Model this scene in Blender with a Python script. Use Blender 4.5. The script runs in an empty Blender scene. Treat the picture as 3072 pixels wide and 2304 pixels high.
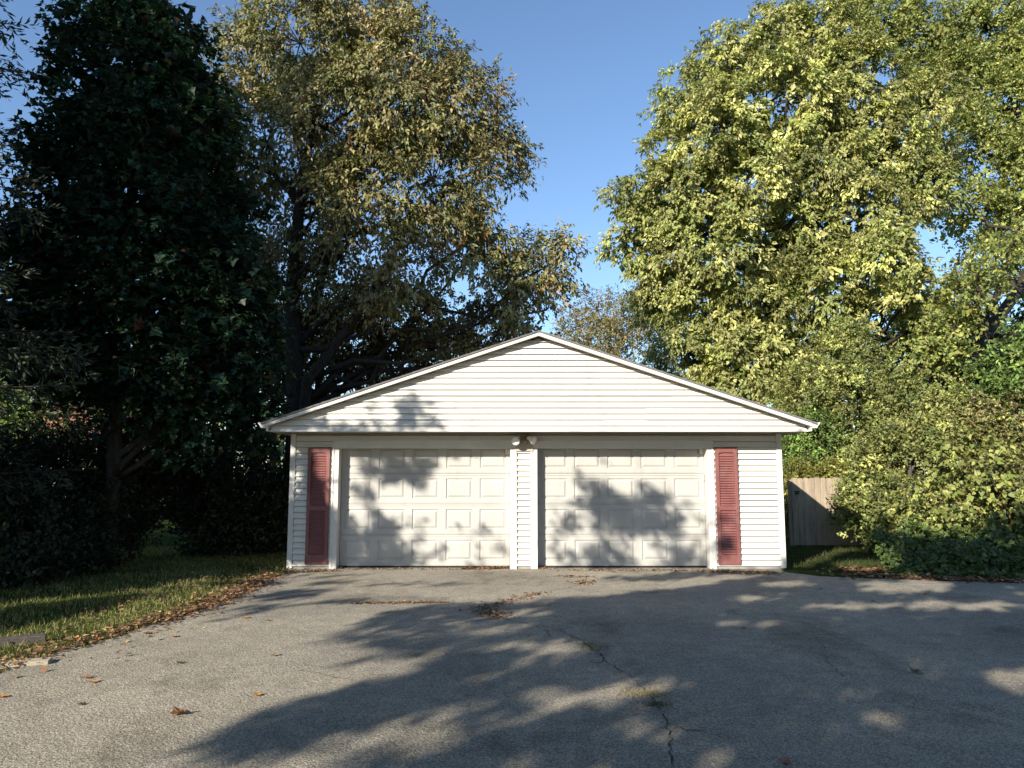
import bpy, math, random
import numpy as np

# ------------------------------------------------------------------ camera, sky, sun, exposure
R = math.radians
scene = bpy.context.scene
CAM_H, FOC, PITCH = 1.57, 2307.0, R(6.87)          # eye height (m), focal length in photo pixels, upward tilt
SUN_AZ, SUN_EL = R(33.0), R(23.5)                   # sun behind the viewer, 33 degrees to the left
cam_data = bpy.data.cameras.new("camera")
cam_data.sensor_width = 36.0
cam_data.lens = FOC / 3072.0 * 36.0
cam_data.clip_end = 3000.0
cam = bpy.data.objects.new("camera", cam_data)
scene.collection.objects.link(cam)
cam.location = (0, 0, CAM_H)
cam.rotation_euler = (R(90) + PITCH, 0, 0)
scene.camera = cam

world = bpy.data.worlds.new("World")
scene.world = world
world.use_nodes = True
wn = world.node_tree
sky = wn.nodes.new("ShaderNodeTexSky")
sky.sky_type = 'NISHITA'
sky.sun_disc = False
sky.sun_elevation = SUN_EL
sky.sun_rotation = R(180) + SUN_AZ
sky.altitude = 200.0
sky.air_density = 1.0
sky.dust_density = 0.15
sky.ozone_density = 3.4
bgn = wn.nodes["Background"]
bgn.inputs["Strength"].default_value = 0.118
wn.links.new(sky.outputs["Color"], bgn.inputs["Color"])

sun_data = bpy.data.lights.new("sun", 'SUN')
sun_data.energy = 5.0
sun_data.angle = R(0.53)
sun_data.color = (1.0, 0.92, 0.79)
sun = bpy.data.objects.new("sun", sun_data)
scene.collection.objects.link(sun)
sun.rotation_euler = (R(90) - SUN_EL, 0, -SUN_AZ)   # lamp points from behind-left, down and forward
SUN = np.array([-math.sin(SUN_AZ) * math.cos(SUN_EL), -math.cos(SUN_AZ) * math.cos(SUN_EL), math.sin(SUN_EL)])

vs = scene.view_settings
vs.view_transform = 'Standard'
vs.look = 'None'
vs.exposure = 0.85
vs.gamma = 1.0
scene.cycles.use_denoising = True
scene.cycles.max_bounces = 6
scene.cycles.diffuse_bounces = 3
scene.cycles.glossy_bounces = 2
scene.cycles.transmission_bounces = 3

# ------------------------------------------------------------------ helpers
rng = np.random.default_rng(7)
random.seed(7)
COL = scene.collection
CP, SP = math.cos(PITCH), math.sin(PITCH)


def ray(px, py):
    u = (np.asarray(px, float) - 1536) / FOC
    v = (1152 - np.asarray(py, float)) / FOC
    return u, CP - v * SP, SP + v * CP


def at(px, py, Y):
    a, b, c = ray(px, py)
    return np.stack([a / b * Y, 0 * a + Y, CAM_H + c / b * Y], -1)


def ground(px, py, z=0.0):
    a, b, c = ray(px, py)
    t = (z - CAM_H) / c
    return np.stack([a * t, b * t, 0 * t + z], -1)


def project(P):
    P = np.asarray(P, float)
    dep = P[..., 1] * CP + (P[..., 2] - CAM_H) * SP
    up = (P[..., 2] - CAM_H) * CP - P[..., 1] * SP
    dep = np.where(dep > 0.05, dep, 0.05)
    return 1536 + FOC * P[..., 0] / dep, 1152 - FOC * up / dep


def in_poly(x, y, poly):
    poly = np.asarray(poly, float)
    res = np.zeros(np.shape(x), bool)
    n = len(poly)
    for i in range(n):
        x0, y0 = poly[i]
        x1, y1 = poly[(i + 1) % n]
        c = (y0 > y) != (y1 > y)
        with np.errstate(divide='ignore', invalid='ignore'):
            xi = (x1 - x0) * (y - y0) / (y1 - y0) + x0
        res ^= c & (x < xi)
    return res


def tag(o, label=None, cat=None, group=None, kind=None):
    if label: o["label"] = label
    if cat: o["category"] = cat
    if group: o["group"] = group
    if kind: o["kind"] = kind
    return o


def empty(name, loc=(0, 0, 0)):
    o = bpy.data.objects.new(name, None)
    o.empty_display_size = 0.2
    COL.objects.link(o)
    o.location = loc
    return o


def link(name, me, parent=None, loc=None):
    o = bpy.data.objects.new(name, me)
    COL.objects.link(o)
    if parent is not None:
        o.parent = parent
        p = parent
        base = np.zeros(3)
        while p is not None:
            base += np.array(p.location)
            p = p.parent
        o.location = -base          # parents carry translation only: meshes below them are in world coordinates
    if loc is not None:
        o.location = loc
    return o


class MB:
    def __init__(self):
        self.v, self.f = [], []

    def add(self, verts, faces):
        n = len(self.v)
        self.v += [tuple(p) for p in verts]
        self.f += [tuple(i + n for i in f) for f in faces]

    def box(self, x0, x1, y0, y1, z0, z1):
        self.add([(x0, y0, z0), (x1, y0, z0), (x1, y1, z0), (x0, y1, z0), (x0, y0, z1), (x1, y0, z1), (x1, y1, z1), (x0, y1, z1)],
                 [(0, 3, 2, 1), (4, 5, 6, 7), (0, 1, 5, 4), (1, 2, 6, 5), (2, 3, 7, 6), (3, 0, 4, 7)])

    def prism(self, prof, axis, a0, a1):
        """prof: list of 2D points; axis 'x','y','z' = extrusion axis"""
        def mk(p, a):
            if axis == 'y': return (p[0], a, p[1])
            if axis == 'x': return (a, p[0], p[1])
            return (p[0], p[1], a)
        n = len(prof)
        vs_ = [mk(p, a0) for p in prof] + [mk(p, a1) for p in prof]
        fs = [tuple(range(n))[::-1], tuple(range(n, 2 * n))]
        fs += [(i, (i + 1) % n, n + (i + 1) % n, n + i) for i in range(n)]
        self.add(vs_, fs)

    def tube(self, pts, rad, sides=8, cap=True):
        pts = np.asarray(pts, float)
        n = len(pts)
        rad = np.broadcast_to(np.asarray(rad, float), (n,))
        T = np.gradient(pts, axis=0)
        T /= np.linalg.norm(T, axis=1)[:, None] + 1e-9
        ref = np.array([1.0, 0, 0]) if abs(T[0][0]) < .8 else np.array([0, 1.0, 0])
        vs_ = []
        ang = np.linspace(0, 2 * math.pi, sides, endpoint=False)
        for i in range(n):
            a = ref - T[i] * ref.dot(T[i]); a /= np.linalg.norm(a) + 1e-9
            b = np.cross(T[i], a); ref = a
            ring = pts[i] + rad[i] * (np.cos(ang)[:, None] * a + np.sin(ang)[:, None] * b)
            vs_ += ring.tolist()
        fs = []
        for i in range(n - 1):
            for k in range(sides):
                k2 = (k + 1) % sides
                fs.append((i * sides + k, i * sides + k2, (i + 1) * sides + k2, (i + 1) * sides + k))
        if cap:
            fs.append(tuple(range(sides))[::-1]); fs.append(tuple(range((n - 1) * sides, n * sides)))
        self.add(vs_, fs)

    def mesh(self, name, mat, smooth=False):
        me = bpy.data.meshes.new(name)
        me.from_pydata(self.v, [], self.f)
        me.materials.append(mat)
        if smooth:
            me.shade_smooth()
        me.update()
        return me

    def build(self, name, mat, parent=None, smooth=False):
        return link(name, self.mesh(name, mat, smooth), parent)


def nd(t, kind, **kw):
    n = t.nodes.new(kind)
    for k, v in kw.items():
        if k.startswith('i_'):
            n.inputs[k[2:].replace('_', ' ')].default_value = v
        else:
            setattr(n, k, v)
    return n


def ramp(t, src, stops):
    r = nd(t, "ShaderNodeValToRGB")
    e = r.color_ramp.elements
    while len(e) < len(stops): e.new(0.5)
    for el, (p, c) in zip(e, stops):
        el.position = p
        el.color = (c[0], c[1], c[2], 1) if not isinstance(c, (int, float)) else (c, c, c, 1)
    t.links.new(src, r.inputs[0])
    return r.outputs[0]


def new_mat(name):
    m = bpy.data.materials.new(name)
    m.use_nodes = True
    t = m.node_tree
    return m, t, t.nodes["Principled BSDF"]


def coord(t, scale=(1, 1, 1)):
    c = nd(t, "ShaderNodeTexCoord")
    mp = nd(t, "ShaderNodeMapping")
    mp.inputs["Scale"].default_value = scale
    t.links.new(c.outputs["Object"], mp.inputs["Vector"])
    return mp.outputs[0]


def noise(t, vec, scale, detail=4, rough=.6):
    n = nd(t, "ShaderNodeTexNoise")
    n.inputs["Scale"].default_value = scale
    n.inputs["Detail"].default_value = detail
    n.inputs["Roughness"].default_value = rough
    t.links.new(vec, n.inputs["Vector"])
    return n.outputs["Fac"]


def bump(t, h, strength, dist, normal=None):
    b = nd(t, "ShaderNodeBump")
    b.inputs["Strength"].default_value = strength
    b.inputs["Distance"].default_value = dist
    t.links.new(h, b.inputs["Height"])
    if normal is not None: t.links.new(normal, b.inputs["Normal"])
    return b.outputs[0]


def surf(name, c0, c1, scale=3.0, stretch=(1, 1, 1), rough=.6, bump_s=0.0, bump_scale=60.0, dist=.003, detail=5, spec=.3):
    m, t, p = new_mat(name)
    v = coord(t, stretch)
    f = noise(t, v, scale, detail)
    t.links.new(ramp(t, f, [(.3, c0), (.7, c1)]), p.inputs["Base Color"])
    p.inputs["Roughness"].default_value = rough
    p.inputs["Specular IOR Level"].default_value = spec
    if bump_s:
        t.links.new(bump(t, noise(t, v, bump_scale, 4), bump_s, dist), p.inputs["Normal"])
    return m


def wear(m, c_dirt, amount, scale=1.6, stretch=(1.2, 1.2, .35), lo=.56, hi=.72):
    """blotchy dirt with a shape of its own over an existing material"""
    t = m.node_tree
    p = t.nodes["Principled BSDF"]
    src = p.inputs["Base Color"].links[0].from_socket
    f = ramp(t, noise(t, coord(t, stretch), scale, 9, .72), [(lo, 0.0), (hi, amount)])
    mx = nd(t, "ShaderNodeMix"); mx.data_type = 'RGBA'
    t.links.new(f, mx.inputs[0]); t.links.new(src, mx.inputs[6]); mx.inputs[7].default_value = (*c_dirt, 1)
    t.links.new(mx.outputs[2], p.inputs["Base Color"])


def leaf_mat(name, trans=.3, rough=.5, spec=.35):
    m, t, p = new_mat(name)
    a = nd(t, "ShaderNodeAttribute"); a.attribute_name = "Col"
    t.links.new(a.outputs["Color"], p.inputs["Base Color"])
    p.inputs["Roughness"].default_value = rough
    p.inputs["Specular IOR Level"].default_value = spec
    tr = nd(t, "ShaderNodeBsdfTranslucent")
    g = nd(t, "ShaderNodeMix"); g.data_type = 'RGBA'; g.blend_type = 'MULTIPLY'
    g.inputs[0].default_value = 1.0
    t.links.new(a.outputs["Color"], g.inputs[6]); g.inputs[7].default_value = (1.2, 1.25, .7, 1)
    t.links.new(g.outputs[2], tr.inputs["Color"])
    mx = nd(t, "ShaderNodeMixShader"); mx.inputs[0].default_value = trans
    t.links.new(p.outputs[0], mx.inputs[1]); t.links.new(tr.outputs[0], mx.inputs[2])
    t.links.new(mx.outputs[0], t.nodes["Material Output"].inputs["Surface"])
    return m


# leaf templates: (verts[x side, y along, z normal], tris)
LEAF = (np.array([(0, 0, 0), (.5, .45, .10), (0, 1, -.05), (-.5, .45, .10)]), np.array([(0, 1, 2), (0, 2, 3)]))
MAPLE = (np.array([(0, 0, 0), (.50, .30, .08), (.24, .52, .02), (0, 1, -.08), (-.24, .52, .02), (-.50, .30, .08)]),
         np.array([(0, 1, 2), (0, 2, 3), (0, 3, 4), (0, 4, 5)]))
HEART = (np.array([(0, .08, 0), (.34, 0, .05), (.5, .3, .10), (0, 1, -.06), (-.5, .3, .10), (-.34, 0, .05)]),
         np.array([(0, 1, 2), (0, 2, 3), (0, 3, 4), (0, 4, 5)]))
BLADE = (np.array([(.5, 0, 0), (-.5, 0, 0), (0, 1, .25)]), np.array([(0, 1, 2)]))
NEEDLE = (np.array([(0, 0, 0), (.5, .5, 0), (0, 1, 0), (-.5, .5, 0), ]), np.array([(0, 1, 2), (0, 2, 3)]))


def unit(a):
    return a / (np.linalg.norm(a, axis=-1, keepdims=True) + 1e-9)


def leaves_mesh(name, mat, tmpl, pos, axis, normal, length, width, col):
    tv, tf = tmpl
    n, k = len(pos), len(tv)
    axis = unit(axis)
    side = unit(np.cross(axis, normal))
    nrm = np.cross(side, axis)
    L = np.broadcast_to(length, (n,))[:, None, None]
    W = np.broadcast_to(width, (n,))[:, None, None]
    V = pos[:, None, :] + tv[None, :, 0:1] * W * side[:, None, :] + tv[None, :, 1:2] * L * axis[:, None, :] \
        + tv[None, :, 2:3] * L * nrm[:, None, :]
    F = (tf[None] + (np.arange(n) * k)[:, None, None]).reshape(-1)
    me = bpy.data.meshes.new(name)
    me.vertices.add(n * k)
    me.vertices.foreach_set("co", V.reshape(-1).astype(np.float32))
    nt = len(tf) * n
    me.loops.add(nt * 3)
    me.loops.foreach_set("vertex_index", F.astype(np.int32))
    me.polygons.add(nt)
    me.polygons.foreach_set("loop_start", np.arange(0, nt * 3, 3, dtype=np.int32))
    me.polygons.foreach_set("loop_total", np.full(nt, 3, np.int32))
    a = me.color_attributes.new("Col", 'FLOAT_COLOR', 'POINT')
    C = np.ones((n, k, 4), np.float32)
    C[:, :, :3] = col[:, None, :]
    a.data.foreach_set("color", C.reshape(-1))
    me.materials.append(mat)
    me.update(calc_edges=True)
    return me


def rand_unit(n):
    return unit(rng.normal(size=(n, 3)))


def pick(pal, n):
    """pal: list of (rgb, weight) -> n colours"""
    c = np.array([p[0] for p in pal], float)
    w = np.array([p[1] for p in pal], float)
    return c[rng.choice(len(c), n, p=w / w.sum())]


def wav(P, wl, seed):
    g = np.random.default_rng(seed)
    v = np.zeros(len(P))
    for _ in range(7):
        k_ = unit(g.normal(size=3)) * 2 * math.pi / (wl * g.uniform(.7, 1.5))
        v += np.sin(P @ k_ + g.uniform(0, 6.28))
    return v / 7 ** .5


def clumps_of(lobes, n, inner=.45, low=None):
    C = np.array([l[0] for l in lobes]); Rd = np.array([np.broadcast_to(l[1], 3) for l in lobes])
    w = Rd.mean(1) ** 2
    idx = rng.choice(len(lobes), n, p=w / w.sum())
    d = rand_unit(n)
    r = rng.uniform(inner ** 2, 1.0, n) ** .5
    return C[idx] + Rd[idx] * d * r[:, None], d, idx


def sprays(cl, out, clump_r, twigs, nl, mode, size, aspect, pal, per_clump=.22, droop=.5, spread=.9, keep=None, jit=.25, clump_pal=None):
    """leaves along twigs that leave each clump centre"""
    n = len(cl)
    tstart = np.repeat(cl, twigs, 0) + rng.normal(size=(n * twigs, 3)) * clump_r * .3
    o = np.repeat(out, twigs, 0)
    td = unit(o * .8 + rand_unit(n * twigs) * spread + np.array([0, 0, .25]))
    tl = clump_r * rng.uniform(.6, 1.35, n * twigs)
    nn = n * twigs * nl
    t = rng.uniform(.1, 1, nn)
    S = np.repeat(tstart, nl, 0); D = np.repeat(td, nl, 0); TL = np.repeat(tl, nl)
    pos = S + D * (TL * t)[:, None]
    pos[:, 2] -= droop * TL * t ** 2 * .6
    pos += rng.normal(size=(nn, 3)) * size * jit
    ru = rand_unit(nn)
    if mode == 'droop':
        ax = np.array([0, 0, -.75]) + D * .7 + ru * .55
        no = np.repeat(np.repeat(out, twigs, 0), nl, 0) * .7 + D * .5 + rand_unit(nn) * .7 + np.array([0, -.15, .3])
    elif mode == 'flat':
        ax = D * np.array([1, 1, .3]) + ru * .7 + np.array([0, 0, -.35])
        no = np.array([0, 0, 1.0]) + rand_unit(nn) * .7
    elif mode == 'needle':
        ax = D + ru * .55
        no = rand_unit(nn)
    else:
        ax = D * .6 + ru
        no = np.array([0, 0, .5]) + rand_unit(nn) * .8 + np.repeat(np.repeat(out, twigs, 0), nl, 0) * .9
    col = pick(pal, nn)
    if clump_pal is not None:
        cc = pick(clump_pal, n)
        col = col * .45 + np.repeat(cc, twigs * nl, 0) * .55
    f = np.repeat(np.exp(rng.normal(size=n) * per_clump), twigs * nl)
    col = col * f[:, None] * np.exp(rng.normal(size=nn) * .18)[:, None]
    L = size * rng.uniform(.65, 1.25, nn)
    return dict(pos=pos, axis=ax, normal=no, length=L, width=L * aspect, col=np.clip(col, .004, .9), twig=(tstart, td, tl))


def cat_l(*ds):
    return {k: np.concatenate([d[k] for d in ds]) for k in ('pos', 'axis', 'normal', 'length', 'width', 'col')}


def filt(d, m):
    return {k: d[k][m] for k in ('pos', 'axis', 'normal', 'length', 'width', 'col')}


def crown(name, mat, tmpl, d, parent):
    return link(name, leaves_mesh(name, mat, tmpl, d['pos'], d['axis'], d['normal'], d['length'], d['width'], d['col']), parent)


def bend(p0, p1, n=6, wob=.06, sag=0.0):
    p0, p1 = np.asarray(p0, float), np.asarray(p1, float)
    t = np.linspace(0, 1, n)[:, None]
    L = np.linalg.norm(p1 - p0)
    P = p0 + (p1 - p0) * t
    P[1:-1] += rng.normal(size=(n - 2, 3)) * L * wob * .5
    P[:, 2] += (np.sin(t[:, 0] * math.pi) * sag * L)
    return P


def wood(mb, trunk, trad, lobes, limb_r=.09, cl=None, idx=None, nbr=60, br_r=.025, sag=.12):
    """trunk polyline, limbs to every lobe, branches from the lobes to some clumps"""
    trunk = np.asarray(trunk, float)
    mb.tube(trunk, trad, 10)
    for c, r in [(l[0], l[1]) for l in lobes]:
        c = np.asarray(c)
        hd = np.linalg.norm(trunk[:, :2] - c[:2], axis=1)
        cost = hd + 3.0 * np.maximum(0, trunk[:, 2] + hd * .55 - c[2]) + .2 * np.maximum(0, c[2] - trunk[:, 2])
        k = int(np.argmin(cost[max(1, len(trunk) // 4):])) + max(1, len(trunk) // 4)
        r0 = min(limb_r, np.broadcast_to(trad, (len(trunk),))[k] * .75)
        mb.tube(bend(trunk[k], c, 7, .09, sag), np.linspace(r0, r0 * .35, 7), 6)
    if cl is not None:
        C = np.array([l[0] for l in lobes])
        for k in rng.choice(len(cl), min(nbr, len(cl)), replace=False):
            mb.tube(bend(C[idx[k]], cl[k], 4, .1, .03), np.linspace(br_r, br_r * .3, 4), 4, False)


def twig_tubes(mb, tw, n, r=.006):
    s, d, l = tw
    for k in rng.choice(len(s), min(n, len(s)), replace=False):
        e = s[k] + d[k] * l[k]
        mb.tube([s[k], (s[k] + e) / 2 + np.array([0, 0, .02]), e], [r, r * .8, r * .4], 3, False)


def lobe(px, py, Y, rpx, sq=.9):
    r = rpx / FOC * Y
    return (at(px, py, Y), np.array([r, r * sq, r]))


# ------------------------------------------------------------------ materials
M = {}
M['siding'] = surf('white_vinyl_siding', (.66, .64, .58), (.735, .712, .65), 1.3, (.5, 1, 2.5), .45, .12, 40, .002)
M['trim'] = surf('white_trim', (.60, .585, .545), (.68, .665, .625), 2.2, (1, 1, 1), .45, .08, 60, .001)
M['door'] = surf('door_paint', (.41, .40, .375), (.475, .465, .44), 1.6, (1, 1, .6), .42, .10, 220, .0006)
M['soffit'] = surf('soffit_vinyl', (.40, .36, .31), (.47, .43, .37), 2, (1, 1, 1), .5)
M['shutter'] = surf('faded_red_plastic', (.165, .055, .052), (.245, .10, .094), 5, (1, 1, .4), .5, .06, 80, .001)
M['shingle'] = surf('asphalt_shingle', (.12, .115, .11), (.22, .21, .20), 24, (1, 1, 1), .9, .4, 150, .004)
M['block'] = surf('foundation_block', (.25, .24, .22), (.33, .32, .29), 9, (1, 1, 1), .9, .3, 80, .004)
M['lamp_white'] = surf('lamp_white', (.72, .70, .66), (.82, .80, .76), 9, (1, 1, 1), .4)
M['lamp_glass'] = surf('lamp_glass', (.80, .78, .74), (.88, .86, .82), 20, (1, 1, 1), .12, spec=.6)
M['black'] = surf('black_plastic', (.015, .015, .016), (.03, .03, .03), 9, (1, 1, 1), .5)
M['nest'] = surf('dry_straw', (.20, .155, .09), (.46, .38, .25), 40, (1, 1, 1), .9)
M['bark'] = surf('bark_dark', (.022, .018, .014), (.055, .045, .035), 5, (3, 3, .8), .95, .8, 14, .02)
M['bark_grey'] = surf('bark_grey', (.06, .054, .047), (.12, .108, .092), 5, (3, 3, .8), .95, .8, 12, .02)
M['fence'] = surf('weathered_cedar', (.27, .21, .15), (.43, .35, .26), 5, (9, 9, .7), .85, .35, 18, .004)
M['timber'] = surf('weathered_timber', (.045, .039, .035), (.115, .10, .088), 6, (2, 9, 9), .9, .6, 20, .006)
M['timber_pale'] = surf('sun_bleached_timber', (.32, .27, .20), (.47, .41, .31), 6, (2, 9, 9), .9, .6, 20, .006)
M['leaf'] = leaf_mat('leaf', .24, .48, .35)
M['leaf_gloss'] = leaf_mat('leaf_gloss', .22, .45, .32)
M['needle'] = leaf_mat('needle', .08, .55, .25)
M['litter'] = leaf_mat('dry_leaf', .12, .75, .2)
M['grass'] = leaf_mat('grass_blade', .3, .55, .25)


wear(M['siding'], (.40, .37, .30), .45)
wear(M['door'], (.27, .25, .21), .40, 2.3)
wear(M['trim'], (.42, .39, .33), .5, 3.0)
wear(M['shutter'], (.30, .19, .175), .6, 4.0, (1, 1, .5), .5, .75)
wear(M['fence'], (.16, .14, .12), .7, 3.0, (3, 3, .5), .5, .7)


def ground_mat():
    m, t, p = new_mat('lawn_soil')
    v = coord(t)
    a = ramp(t, noise(t, v, 1.2, 6, .65), [(.30, (.045, .036, .022)), (.48, (.045, .060, .018)), (.70, (.085, .11, .030))])
    t.links.new(a, p.inputs["Base Color"])
    p.inputs["Roughness"].default_value = .95
    p.inputs["Specular IOR Level"].default_value = 0
    t.links.new(bump(t, noise(t, v, 25, 6, .7), .5, .03), p.inputs["Normal"])
    return m


def asphalt_mat():
    m, t, p = new_mat('weathered_asphalt')
    v = coord(t)
    big = noise(t, v, .45, 4, .55)
    mid = noise(t, v, 5, 5, .6)
    vo = nd(t, "ShaderNodeTexVoronoi"); vo.inputs["Scale"].default_value = 95
    t.links.new(v, vo.inputs["Vector"])
    vo2 = nd(t, "ShaderNodeTexVoronoi"); vo2.inputs["Scale"].default_value = 42
    t.links.new(v, vo2.inputs["Vector"])
    stone = ramp(t, vo.outputs["Color"], [(.15, (.285, .255, .205)), (.55, (.405, .368, .303)), (.9, (.545, .50, .415))])
    gap = ramp(t, vo.outputs["Distance"], [(.25, 1.0), (.75, .50)])
    mul = nd(t, "ShaderNodeMix"); mul.data_type = 'RGBA'; mul.blend_type = 'MULTIPLY'; mul.inputs[0].default_value = .85
    t.links.new(stone, mul.inputs[6]); t.links.new(gap, mul.inputs[7])
    tint = ramp(t, big, [(.32, (.80, .80, .80)), (.50, (1.0, .99, .97)), (.68, (1.18, 1.15, 1.08))])
    mul2 = nd(t, "ShaderNodeMix"); mul2.data_type = 'RGBA'; mul2.blend_type = 'MULTIPLY'; mul2.inputs[0].default_value = 1
    t.links.new(mul.outputs[2], mul2.inputs[6]); t.links.new(tint, mul2.inputs[7])
    tint2 = ramp(t, mid, [(.3, (.86, .86, .86)), (.7, (1.12, 1.12, 1.12))])
    mul3 = nd(t, "ShaderNodeMix"); mul3.data_type = 'RGBA'; mul3.blend_type = 'MULTIPLY'; mul3.inputs[0].default_value = 1
    t.links.new(mul2.outputs[2], mul3.inputs[6]); t.links.new(tint2, mul3.inputs[7])
    st = ramp(t, noise(t, coord(t, (.9, .5, 1)), .9, 7, .68), [(.36, .58), (.47, 1.0)])
    st2 = ramp(t, noise(t, coord(t, (1.6, .35, 1)), .7, 5, .6), [(.55, 1.0), (.72, 1.14)])
    out = mul3.outputs[2]
    for q in (st, st2):
        mm = nd(t, "ShaderNodeMix"); mm.data_type = 'RGBA'; mm.blend_type = 'MULTIPLY'; mm.inputs[0].default_value = .8
        t.links.new(out, mm.inputs[6]); t.links.new(q, mm.inputs[7]); out = mm.outputs[2]
    t.links.new(out, p.inputs["Base Color"])
    p.inputs["Roughness"].default_value = .95
    p.inputs["Specular IOR Level"].default_value = .06
    inv = ramp(t, vo.outputs["Distance"], [(.0, 1.0), (.8, 0.0)])
    inv2 = ramp(t, vo2.outputs["Distance"], [(.0, 1.0), (.8, 0.0)])
    n1 = bump(t, inv2, .3, .010)
    n2 = bump(t, inv, .42, .006, n1)
    t.links.new(n2, p.inputs["Normal"])
    return m


M['ground'] = ground_mat()
M['asphalt'] = asphalt_mat()

# ------------------------------------------------------------------ ground and driveway
mb = MB()
mb.add([(-900, -900, -.012), (900, -900, -.012), (900, 1800, -.012), (-900, 1800, -.012)], [(0, 1, 2, 3)])
tag(mb.build('ground', M['ground']), 'grassy soil ground stretching behind the garage', 'ground', kind='structure')

edge_l = [(880, 1714), (815, 1733), (745, 1768), (690, 1795), (600, 1832), (520, 1858), (430, 1885), (330, 1917), (230, 1942), (150, 1962),
          (70, 1990), (0, 2020)]
EL = [tuple(ground(x, y)[:2]) for x, y in edge_l]
edge_r = [(2353, 1716), (2450, 1728), (2560, 1733), (2700, 1738), (2850, 1743), (3072, 1749)]
ER = [tuple(ground(x, y)[:2]) for x, y in edge_r]


def wiggle(pts, amp, step=.12):
    out = []
    for (a, b), (c, d) in zip(pts[:-1], pts[1:]):
        n = max(2, int(math.hypot(c - a, d - b) / step))
        for i in range(n):
            out.append((a + (c - a) * i / n + rng.normal() * amp, b + (d - b) * i / n + rng.normal() * amp))
    out.append(pts[-1])
    return out


drive_poly = [(-12, 4.4), (-12, -30), (30, -30), (30, 11.0)] + wiggle(ER[::-1], .02) + [(4.62, 13.66), (-3.80, 13.66)] + wiggle(EL, .025)
mb = MB()
mb.add([(x, y, 0.0) for x, y in drive_poly] + [(x, y, -.03) for x, y in drive_poly],
       [tuple(range(len(drive_poly)))] + [(i, i + len(drive_poly), (i + 1) % len(drive_poly) + len(drive_poly), (i + 1) % len(drive_poly)) for i in range(len(drive_poly))])
driveway = tag(mb.build('driveway', M['asphalt']), 'weathered grey asphalt driveway in front of the garage', 'driveway', kind='structure')

# cracks: thin recessed-looking ragged strips of dark crumbled filler
M['crack'] = surf('crack_soil', (.018, .016, .013), (.05, .042, .03), 30, (1, 1, 1), 1.0, .6, 60, .01)
crack_px = [[(1440, 1826), (1470, 1846), (1507, 1856), (1542, 1864), (1597, 1875), (1646, 1881), (1678, 1889), (1721, 1910), (1760, 1932),
             (1803, 1965), (1814, 1981), (1846, 2003), (1900, 2035), (1911, 2051), (1944, 2084), (1976, 2111), (1987, 2138), (2004, 2171),
             (2006, 2210), (2009, 2247), (2020, 2301), (2030, 2340)],
            [(1814, 1981), (1790, 1990), (1770, 1984)], [(1507, 1856), (1480, 1860), (1430, 1862), (1395, 1868)],
            [(1050, 1812), (1150, 1809), (1250, 1808), (1330, 1807), (1400, 1815), (1440, 1826)],
            [(1440, 1826), (1520, 1806), (1580, 1788), (1625, 1776), (1700, 1765), (1755, 1748), (1760, 1728)],
            [(1911, 2051), (1850, 2060), (1790, 2072), (1740, 2070)], [(1597, 1875), (1640, 1895), (1650, 1915)], [(2004, 2171), (2060, 2190), (2120, 2196), (2170, 2215)],
            [(1755, 1748), (1850, 1742), (1960, 1746), (2080, 1738)], [(900, 2010), (960, 2018), (1000, 2032), (1060, 2040)], [(2440, 1904), (2470, 1940), (2480, 1985), (2530, 2030)],
            [(2300, 1905), (2440, 1904), (2700, 1906), (2900, 1905), (3072, 1907), (3300, 1910)]]
for i, cp in enumerate(crack_px):
    P = [ground(x, y)[:2] for x, y in cp]
    Q = np.array(wiggle([tuple(p) for p in P], .012, .05))
    d = np.gradient(Q, axis=0); d /= np.linalg.norm(d, axis=1)[:, None] + 1e-9
    nrm = np.stack([-d[:, 1], d[:, 0]], 1)
    wv = np.abs(rng.normal(.003 if i < 3 else .002, .0035, len(Q))) + .0008
    if i >= 5: wv *= .6
    L_, R_ = Q + nrm * wv[:, None], Q - nrm * wv[:, None]
    mb = MB()
    z = .004
    for k in range(len(Q) - 1):
        mb.add([(*L_[k], z), (*L_[k + 1], z), (*R_[k + 1], z), (*R_[k], z)], [(3, 2, 1, 0)])
    mb.build('crack', M['crack'], driveway)

# ------------------------------------------------------------------ garage
GX = .45                                   # ridge line
WY, DY, GY, RY = 13.48, 13.68, 12.93, 12.77   # wall face, door face, gable face, rake board face
XL, XR = -3.86, 4.70
YB = 20.8
garage = tag(empty('garage', (GX, WY, 0)), 'white two-door detached garage with vinyl siding and low gable roof', 'garage')
SL = .338


def ztop(x): return 4.005 - SL * abs(x - GX)


def board(x0b, x1b, x0t, x1t, z0, z1, yf, proj=.030, back=.03):
    """lapped siding course: leans out to its lower edge and ends in a lip"""
    yb = yf + back
    v = [(x0b, yf - proj, z0), (x1b, yf - proj, z0), (x1t, yf + .008, z1 - .008), (x0t, yf + .008, z1 - .008),
         (x0b, yb, z0), (x1b, yb, z0), (x1t, yb, z1 - .008), (x0t, yb, z1 - .008)]
    zl = z0 + .014
    m_ = MB()
    m_.add(v, [(0, 1, 2, 3), (5, 4, 7, 6), (1, 0, 4, 5), (2, 1, 5, 6), (0, 3, 7, 4), (3, 2, 6, 7)])
    return m_


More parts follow.
